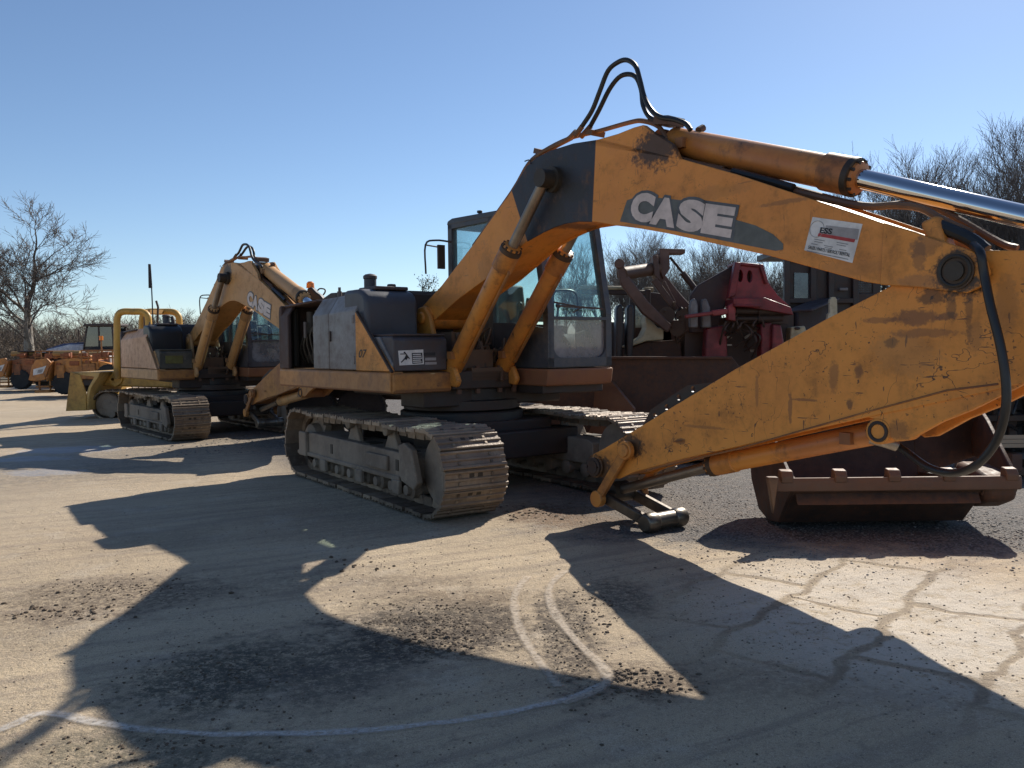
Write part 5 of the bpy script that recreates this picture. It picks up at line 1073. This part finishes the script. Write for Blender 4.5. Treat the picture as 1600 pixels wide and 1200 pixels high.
# --- yellow crawler loader behind the far excavator
cl, q = place('crawler_loader', 200, 21.5, -.16)
tag(cl, 'mustard yellow crawler loader with tubular roll bars, its bucket facing left', 'loader')
def px(u, v, dy=0.): a = q(u, v, dy); return (a[0], a[2])
x0 = px(142, 640)[0]; xe = x0 + 2.5; r = .38
for dy in (.0, 1.5):
    ch = MB(); n_ = 34; Ls = xe - x0 - 2 * r; Pm = 2 * Ls + 2 * math.pi * r
    for i in range(n_):
        s = i * Pm / n_
        if s < Ls: c = (x0 + r + s, 0.); n = -math.pi / 2
        elif s < Ls + math.pi * r: n = -math.pi / 2 + (s - Ls) / r; c = (xe - r + r * math.cos(n), r + r * math.sin(n))
        elif s < 2 * Ls + math.pi * r: n = math.pi / 2; c = (xe - r - (s - Ls - math.pi * r), 2 * r)
        else: n = math.pi / 2 + (s - 2 * Ls - math.pi * r) / r; c = (x0 + r + r * math.cos(n), r + r * math.sin(n))
        Nn = (math.cos(n), math.sin(n)); Tt = (-Nn[1], Nn[0]); h = Pm / n_ / 2
        ch.prism([(c[0] + Tt[0] * a_ + Nn[0] * b_, c[1] + Tt[1] * a_ + Nn[1] * b_) for a_, b_ in [(-h, -.05), (h * .9, -.05), (h * .9, -.02), (h * .2, -.02), (h * .1, .015), (-h * .1, .015), (-h * .2, -.02), (-h, -.02)]], dy, dy + .42)
    ck = ch.build('track', [MT['track']], cl, smooth=False)
    fr = MB(); fr.prism([(x0 + .4, .2), (xe - .4, .2), (xe - .3, .42), (x0 + .3, .42)], dy + .03, dy + .36)
    for xx in (x0 + r, xe - r): fr.lathe((xx, dy + .04, r), (0, 1, 0), [(0, .05), (0, .12), (.02, .14), (.02, .27), (.06, .31), (.3, .31)], 24)
    for i in range(5): fr.cyl((x0 + .5 + i * .37, dy + .02, .15), (x0 + .5 + i * .37, dy + .38, .15), .1, 14)
    fr.build('track_frame', [MT['trackdirt']], ck, bevel=.01)
b_ = MB(); b_.prism([px(150, 604), px(172, 574), px(200, 566), px(260, 560), px(300, 560), px(300, 608)], .3, 1.6); b_.prism([px(200, 545), px(232, 540), px(232, 570), px(200, 575)], .5, 1.4); b_.prism([px(236, 522), px(300, 522), px(305, 565), px(236, 565)], .35, 1.55); b_.build('body', [MT['ropsyellow']], cl, bevel=.04)
b_ = MB(); b_.box(q(212, 555, .9), (.5, .6, .3)); b_.box(q(222, 535, .9), (.16, .55, .6)); b_.build('seat', [MT['seat']], cl, bevel=.04)
def hoop(u0, u1, vt, vb, dy, r_):
    return smooth_path([q(u0, vb, dy), q(u0, vt + 30, dy), q(u0, vt + 13, dy), q(u0 + 2.5, vt + 4, dy), q(u0 + 10, vt, dy), q((u0 + u1) / 2, vt, dy), q(u1 - 10, vt + .5, dy), q(u1 - 2, vt + 6, dy), q(u1, vt + 16, dy), q(u1, vt + 34, dy), q(u1, vb, dy)], 5)
b_ = MB(); b_.tube(hoop(183, 232, 487, 592, .2, .07), .085, 14); b_.tube(hoop(222, 280, 487, 592, 1.5, .07), .085, 14); b_.bar(q(215, 487, .2), q(252, 487, 1.5), .2, .1); b_.bar(q(200, 487, .2), q(236, 487, 1.5), .2, .08); b_.build('roll_bar', [MT['ropsyellow']], cl)
b_ = MB()
for dy in (.25, 1.45): b_.prism([px(190, 560), px(196, 560), px(182, 600), px(172, 606), px(160, 596), px(166, 590), px(176, 592)], dy, dy + .08)
b_.bar(q(176, 595, .3), q(190, 566, .3), .1, .1)
b_.build('lifting_arm', [MT['ropsyellow']], cl, bevel=.015)
b_ = MB(); b_.cyl(q(165, 600, .5), q(190, 575, .5), .05, 12); b_.tube([q(245, 525, .8), q(247, 480, .8), q(244, 470, .8)], .03, 8); b_.cyl(q(228, 510, .8), q(228, 490, .8), .06, 10); b_.build('exhaust_pipe', [MT['black']], cl)
b_ = MB(); sec = [px(121, 581), px(164, 581), px(160, 590), px(150, 605), px(146, 622), px(146, 640), px(112, 641), px(112, 638), px(141, 636), px(141, 620), px(146, 604), px(155, 588), px(121, 584)]
b_.prism(sec, -.25, 2.05); b_.build('bucket', [MT['paleorange']], cl, bevel=.01)
b2_ = MB()
for dy in (-.29, 2.05): b2_.sp().prism([px(119, 580), px(134, 585), px(143, 612), px(144, 640), px(112, 641)], dy, dy + .04)
b2_.build('bucket_cheek', [MT['ropsyellow']], cl, bevel=.01)
MT['darkorange'] = worn('dull_orange_paint', (.36, .12, .035), alt=(.2, .075, .03), rust=(.06, .04, .03), rustamt=.8, dirt=(.09, .07, .055), dirtamt=.8, rough=.6)
# --- orange pavers lined up on the left
def paver(u, D, label, lamp=False):
    rt_, q = place('road_paver', u, D, 0.0); tag(rt_, label, 'paver', 'orange road machines in the row')
    k = lambda du, h, dy=0.: (du, dy, h)
    b = MB(); b.prism([(-1.55, .55), (-1.3, .5), (-.95, .55), (-.7, 1.2), (-.85, 1.35), (-1.25, 1.3), (-1.4, 1.1)], -.1, .0); b.prism([(-1.55, .55), (-1.3, .5), (-.95, .55), (-.7, 1.2), (-.85, 1.35), (-1.25, 1.3), (-1.4, 1.1)], 2.2, 2.3); b.prism([(-1.5, .55), (-.9, .55), (-.85, .62), (-1.5, .62)], 0, 2.2); b.prism([(-.95, .5), (-.88, .5), (-.7, 1.25), (-.77, 1.25)], 0, 2.2)
    b.build('hopper', [MT['orange']], rt_, bevel=.02)
    d = MB(); d.prism([(-1.36, .72), (-1.0, .8), (-.86, 1.08), (-.95, 1.05), (-1.34, .95)], -.112, -.104); ob = d.build('hopper_decal', [MT['white']], rt_)
    d = MB(); d.prism([(-1.2, .8), (-1.02, .84), (-.98, .96), (-1.16, .93)], -.118, -.113); d.build('decal_print', [MT['greyink']], ob)
    b = MB(); b.prism([(-.75, .55), (2.2, .55), (2.2, .95), (1.6, 1.05), (.9, 1.25), (-.2, 1.35), (-.7, 1.25)], .15, 2.05); b.box((.1, 1.1, 1.2), (.9, 1.5, .5)); b.box((.6, .12, 1.0), (.5, .06, .3)); b.box((1.3, .14, .85), (.7, .06, .3)); b.box((-.45, .12, .85), (.3, .1, .5)); b.build('body', [MT['orange'] if lamp else MT['darkorange']], rt_, bevel=.03)
    b = MB(); b.cyl((-.95, .6, 1.52), (.05, .6, 1.52), .1, 16); b.cyl((-.2, 1.6, 1.45), (.9, 1.6, 1.45), .12, 16); b.build('tank', [MT['paleorange']], rt_)
    b = MB(); rg = random.Random(2)
    for i in range(14): x, z = rg.uniform(-.6, 1.4), rg.uniform(1.1, 1.5); b.box((x, rg.uniform(0.05, .3), z), (rg.uniform(.08, .35), .12, rg.uniform(.06, .22)))
    b.build('engine_cluster', [MT['rustorange']], rt_, bevel=.012)
    b = MB()
    for x in (.35, .6, .95, 1.5, 2.0): b.tube([(x, .1, 1.0), (x, .1, 1.65)], .025, 8)
    for z in (1.35, 1.62): b.tube([(.35, .1, z), (2.0, .1, z)], .025, 8)
    b.build('railing', [MT['orange']], rt_)
    if not lamp:
        b = MB(); b.box((1.2, 1.0, 1.35), (1.1, 1.3, .5)); b.box((.1, 1.0, 1.62), (1.3, 1.4, .06)); b.box((-.2, .5, 1.5), (.06, .06, .3)); b.build('engine_hood', [MT['black']], rt_, bevel=.04)
    b = MB(); b.prism([(.95, .9), (1.25, .9), (1.2, 1.4), (1.0, 1.5)], .5, 1.5); b.build('console', [MT['panel_grey']], rt_, bevel=.02)
    if lamp: b = MB(); b.tube([(1.05, .2, 1.4), (1.05, .2, 2.0)], .03, 8); b.build('beacon_mast', [MT['orange']], rt_)
    if lamp: b = MB(); b.cyl((1.05, .2, 2.0), (1.05, .2, 2.16), .07, 12); b.build('beacon_light', [MT['amber']], rt_)
    b = MB(); b.box((-1.1, .2, .3), (.5, .4, .06)); b.box((-1.1, .2, .12), (.55, .45, .1)); 
    for x in (-1.3, -.9): b.bar((x, .2, .1), (x, .2, .55), .06, .06)
    b.build('push_roller', [MT['orange']], rt_, bevel=.015)
    b = MB(); b.box((.6, 1.1, .45), (2.6, 1.5, .3)); b.box((2.1, 1.1, .3), (.4, 2.4, .4)); b.build('chassis', [MT['black']], rt_, bevel=.02)
    for x, r_ in ((-.35, .42), (1.35, .55)):
        for y in (.25, 2.0): wheel(rt_, (x, y, r_), r_, .35)
    return rt_
paver(112, 31.5, 'orange road machine with a white hopper decal, just beyond the yellow bucket', True)
p2_ = paver(42, 36.5, 'orange road machine at the far end of the row, foot of the big bare tree')
p3_ = paver(95, 40.5, 'orange road machine half hidden between the two other orange ones')
# --- blue tractor with dark cab above the pavers
tr_, q = place('farm_tractor', 136, 44.0, .25); tag(tr_, 'blue and white tractor with a dark windowed cab, behind the orange machines', 'tractor')
b = MB(); b.prism([(-2.3, .9), (0, .9), (0, 1.75), (-.9, 1.72), (-1.9, 1.5), (-2.3, 1.35)], 0, 1.2); b.build('bonnet', [MT['bluewhite']], tr_, bevel=.05)
b = MB(); b.prism([(-2.1, 1.42), (-1.2, 1.68), (0, 1.78), (0, 1.84), (-1.2, 1.76), (-2.1, 1.5)], .1, 1.1); b.build('bonnet_stripe', [MT['blue']], tr_, bevel=.02)
b = MB()
for x, xt_ in ((-.1, .15), (.75, .75), (1.5, 1.45)):
    for y in (-.1, 1.4): b.bar((x, y, 1.2), (xt_, y, 2.65), .09, .09)
b.box((.8, .65, 2.7), (1.6, 1.7, .14)); b.box((.75, .65, 1.35), (1.6, 1.5, .5)); b.build('cab_frame', [MT['black']], tr_, bevel=.03)
for y in (-.1, 1.4):
    b = MB(); b.prism([(0, 1.6), (1.45, 1.6), (1.42, 2.6), (.2, 2.6)], y - .01, y + .01); b.build('cab_window', [MT['farglass']], tr_)
b = MB(); b.tube([(-.9, 1.1, 1.7), (-.9, 1.1, 2.5)], .04, 8); b.build('exhaust_pipe', [MT['black']], tr_)
for x, r_ in ((-1.7, .5), (.8, .8)):
    for y in (-.2, 1.5): wheel(tr_, (x, y, r_), r_, .4, rim='white')
# --- amber beacon and guard behind the open engine bay
bl_, q = place('service_truck', 487, 15.5, 0.); tag(bl_, 'dark service truck behind the open engine bay, only its amber beacon and roof showing', 'truck')
b = MB(); slabpx(b, q, [(470, 472), (700, 480), (700, 612), (470, 606)], 0, 1.8); slabpx(b, q, [(476, 600), (690, 604), (690, 626), (476, 622)], .7, .5); b.build('cab', [MT['black']], bl_, bevel=.04)
b = MB(); slabpx(b, q, [(476, 470), (480, 450), (487, 448), (494, 456), (500, 460), (508, 470)], .3, .3); b.build('roof_pod', [MT['black']], bl_, bevel=.03)
b = MB(); b.lathe(q(485, 450, .45), (0, 0, 1), [(0, .06), (.0, .075), (.09, .07), (.12, .04), (.125, .01)], 16); b.build('beacon_light', [MT['amber']], bl_)
b = MB(); b.tube(smooth_path([q(496, 454, .3), q(500, 451, .3), q(507, 452, .3), (q(508, 456, .3)), q(505, 461, .3)], 5), .014, 6); b.build('mirror', [MT['black']], bl_)
for u in (482, 560): wheel(bl_, (q(u, 600)[0], .3, .45), .45, .3, rim='black')
# ------------------------------------------------------------------ bare trees
MT['bark'] = worn('grey_bark', (.15, .13, .115), alt=(.09, .078, .07), rustamt=0, dirt=(.16, .145, .13), dirtamt=.5, rough=.9, edge=0, bump=.4)
MT['palebark'] = worn('pale_sycamore_bark', (.3, .27, .23), alt=(.16, .13, .105), rustamt=0, dirt=(.1, .08, .06), dirtamt=.7, rough=.85, edge=0, scale=.6)
MT['twig'] = plain('grey_brown_twigs', (.15, .125, .11), .9)
MT['twigwarm'] = plain('warm_brown_twigs', (.14, .1, .068), .9)
MT['palebrush'] = plain('dry_brush_stems', (.17, .13, .09), .95)
def grow(seed, h, r0, up_bias=.5, spread=1., lev=5, first=.28, nbr=(3, 4), crook=.25, lenf=.72, tmin=.012):
    """two meshes of one tree: trunk with its limbs, and the finer crown"""
    rng = random.Random(seed); T = MB(); Cn = MB()
    def branch(p, d, L, r, lv):
        n = 5 if lv < 2 else 4; pts = [p]; rs = [r]; dirs = []
        for i in range(n):
            d = (d + Vector((rng.uniform(-1, 1), rng.uniform(-1, 1), rng.uniform(-.6, .9) * up_bias + (up_bias * .25 if lv else 0))) * crook * (1 if lv else .35)).normalized()
            p = p + d * (L / n); pts.append(p); dirs.append(d); rs.append(max(tmin * .5, r * (1 - .55 * (i + 1) / n if lv < lev else 1 - .8 * (i + 1) / n)))
        (T if lv <= 1 else Cn).tube(pts, rs, 8 if lv == 0 else (5 if lv <= 2 else 3), cap=False)
        if lv >= lev: return
        k = rng.randint(*nbr) + (2 if lv == 0 else 0)
        for j in range(k):
            t = (first if lv == 0 else .25) + (1 - (first if lv == 0 else .25)) * ((j + rng.random()) / k)
            i = min(n - 1, int(t * n)); f = t * n - i; q = pts[i] + (pts[i + 1] - pts[i]) * f
            az = rng.uniform(0, 6.283); side = dirs[i].orthogonal().normalized(); side.rotate(Matrix.Rotation(az, 3, dirs[i]))
            a = rng.uniform(.55, 1.05) * spread
            nd = (dirs[i] * math.cos(a) + side * math.sin(a) + Vector((0, 0, up_bias * .35))).normalized()
            branch(q, nd, L * lenf * rng.uniform(.6, 1.1) * (1 - .35 * t if lv == 0 else 1), max(tmin, rs[i] * rng.uniform(.45, .62)), lv + 1)
        branch(pts[-1], dirs[-1], L * lenf * .8, max(tmin, rs[-1]), lv + 1)
    branch(Vector((0, 0, -.2)), Vector((0, 0, 1)), h * .45, r0, 0)
    return T, Cn
def make_tree(name, seed, bark, twig, **k):
    T, Cn = grow(seed, **k); root = empty(name, (0, 0, 0))
    T.build('trunk', [bark], root, norm=False, ang=180); Cn.build('crown', [twig], root, norm=False, ang=180)
    return root
def set_height(root, want):
    zs = max(max(v.co.z for v in c.data.vertices) for c in kids(root)); root.scale = (want / zs,) * 3
# the big sycamore on the left
syc = make_tree('sycamore_tree', 23, MT['palebark'], MT['twig'], h=10, r0=.36, up_bias=.3, spread=1.0, lev=6, first=.35, nbr=(3, 3), crook=.3, lenf=.8, tmin=.014)
D = 60; p = W(46, 545, D); set_height(syc, 1.57 + (543 - 302) / CF * D); syc.location = (p[0], D, 0); syc.scale = (syc.scale[2] * 1.12, syc.scale[2] * 1.12, syc.scale[2]); syc.rotation_euler = (0, 0, 1.0)
tag(syc, 'big pale barked sycamore with spreading bare branches beyond the orange machines', 'tree')
protos = [make_tree('bare_tree', 100 + i, MT['bark'], MT['twig'], h=14, r0=.24, up_bias=.55, spread=.72, lev=5, first=.3, nbr=(3, 4), crook=.26, lenf=.77, tmin=.012) for i in range(6)]
heights = [max(max(v.co.z for v in c.data.vertices) for c in kids(t)) for t in protos]
rt5 = random.Random(42); used = set()
def put_tree(u, top_v, D, label, group):
    i = rt5.randrange(6); src = protos[i]
    if i in used: o = copy_tree(src)
    else: o = src; used.add(i)
    p = W(u, 545, D); s = (1.57 + (543 - top_v) / CF * D) / heights[i] * (1.1 if u > 1325 else 1.06)
    o.location = (p[0], D, 0); o.rotation_euler = (0, 0, rt5.uniform(0, 6.28)); o.scale = (s * rt5.uniform(.85, 1.05),) * 2 + (s,)
    tag(o, label, 'tree', group); return o
for u, tv, D in [(1385, 240, 48), (1350, 300, 52), (1415, 285, 56), (1470, 262, 46), (1505, 250, 50), (1535, 230, 44), (1565, 222, 47), (1592, 218, 42), (1625, 225, 44), (1448, 300, 60), (1490, 290, 62), (1550, 270, 58), (1330, 330, 60), (1580, 280, 60), (1660, 240, 50), (1520, 300, 66), (1400, 310, 66), (1370, 262, 52), (1425, 262, 54), (1352, 275, 56)]:
    put_tree(u, tv, D, 'leafless tree in the stand rising behind the boom tip and chrome rod', 'bare trees on the right')
for u, tv, D in [(962, 372, 62), (985, 362, 66), (1010, 365, 60), (1035, 372, 64), (1060, 368, 58), (1085, 375, 62), (1110, 380, 60), (1140, 378, 66), (1168, 385, 58), (1195, 388, 62), (1218, 392, 60), (945, 385, 70), (1245, 370, 64), (1280, 360, 62), (1310, 350, 64), (915, 380, 70), (885, 390, 72), (1125, 400, 52), (1210, 400, 52), (1000, 400, 74), (1072, 400, 74), (975, 385, 56), (1095, 370, 64), (1050, 380, 56), (1150, 372, 62), (1232, 380, 60), (1180, 395, 70)]:
    put_tree(u, tv, D, 'leafless tree seen under the boom behind the row of loaders', 'bare trees under the boom')
for i, t in enumerate(protos):
    if i not in used: [bpy.data.objects.remove(c) for c in kids(t)]; bpy.data.objects.remove(t)
# brushy wood along the back on the left
wd = MB(); rw = random.Random(9)
def brush(x, y, h):
    for k in range(rw.randint(5, 8)):
        p = Vector((x + rw.gauss(0, .5), y + rw.gauss(0, .5), -.1)); d = Vector((rw.gauss(0, .2), rw.gauss(0, .2), 1)).normalized(); L = h * rw.uniform(.5, 1.05); pts = [p]; r0 = rw.uniform(.025, .06)
        for i in range(4):
            d = (d + Vector((rw.gauss(0, .16), rw.gauss(0, .16), .05))).normalized(); p = p + d * L / 4; pts.append(p)
        wd.tube(pts, [r0, r0 * .8, r0 * .55, r0 * .35, .012], 3, m=rw.choice((0, 0, 1, 2)), cap=False)
        for j in range(9):
            i = rw.randint(1, 3); q_ = pts[i] + (pts[i + 1] - pts[i]) * rw.random(); e = Vector((rw.gauss(0, .7), rw.gauss(0, .7), rw.uniform(.1, .9))).normalized(); l = L * rw.uniform(.14, .34)
            m1 = q_ + e * l * .5 + Vector((rw.gauss(0, .08), rw.gauss(0, .08), .04)) * l; wd.tube([q_, m1, m1 + (e + Vector((0, 0, .4))).normalized() * l * .5], [.018, .013, .008], 3, m=rw.choice((0, 1, 1, 2)), cap=False)
            for k2 in range(2): e2 = (e + Vector((rw.gauss(0, .6), rw.gauss(0, .6), .3))).normalized(); wd.tube([m1, m1 + e2 * l * .4], [.011, .007], 3, m=rw.choice((0, 1, 2)), cap=False)
for i in range(1000):
    D = rw.uniform(70, 120) if i % 3 else rw.uniform(58, 72); u = rw.uniform(-90, 700); p = W(u, 545, D); brush(p[0], D, (543 - rw.uniform(474, 500)) / CF * D + 1.0 if D > 70 else rw.uniform(1.2, 3.0))
o = wd.build('brushwood', [MT['twig'], MT['twigwarm'], MT['palebrush']], None, norm=False, ang=180); o['kind'] = 'stuff'; o['label'] = 'mass of bare brush along the far edge of the yard'
rise = MB()
# low rise of leaf litter under the wood
MT['litter'] = worn('leaf_litter', (.11, .085, .055), alt=(.07, .06, .04), rustamt=.0, dirt=(.15, .13, .09), dirtamt=.5, rough=.95, edge=0, bump=.6)
VV = []; FF = []
for j in range(24):
    for i in range(120):
        x = -150 + i * 2.6; y = 52 + j * 5; zz = max(0, (j - 1) / 23) ** .8 * 3.4 + (.5 * mn.noise((x * .1, y * .1, 1)) + .3 * mn.noise((x * .4, y * .4, 2))) * min(1, j / 4) - .05
        VV.append((x, y, zz))
for j in range(23):
    for i in range(119): a = j * 120 + i; FF.append((a, a + 1, a + 121, a + 120))
rise.v = VV; rise.f = FF; rise.mi = [0] * len(FF); o = rise.build('hill', [MT['litter']], None, norm=False, ang=80); o['kind'] = 'structure'
# young leafy tree showing over the hood
lt = make_tree('leafy_tree', 77, MT['bark'], MT['twig'], h=8, r0=.14, up_bias=.6, spread=.8, lev=4, first=.3, nbr=(3, 4), crook=.3, lenf=.68, tmin=.012)
MT['leaf'] = plain('small_green_leaves', (.07, .085, .035), .7)
lf = MB(); rl = random.Random(3); cr = kids(lt)[1] if kids(lt)[1].name.startswith('crown') else kids(lt)[0]
vsn = [v.co for v in cr.data.vertices]
for k in range(2600):
    c = rl.choice(vsn) + Vector((rl.gauss(0, .12), rl.gauss(0, .12), rl.gauss(0, .12))); a = Vector((rl.gauss(0, 1), rl.gauss(0, 1), rl.gauss(0, 1))).normalized(); b2 = a.orthogonal().normalized(); s_ = rl.uniform(.04, .1)
    lf.add([c - a * s_, c + b2 * s_ * .5, c + a * s_, c - b2 * s_ * .5], [(0, 1, 2, 3)])
lf.build('leaves', [MT['leaf']], lt, norm=False, smooth=False)
D = 48; p = W(634, 545, D); hh = max(max(v.co.z for v in c.data.vertices) for c in kids(lt)); s_ = (1.57 + (543 - 426) / CF * D) / hh; lt.scale = (s_,) * 3; lt.location = (p[0], D, 0)
tag(lt, 'small tree still in leaf, just showing over the grey hood', 'tree')
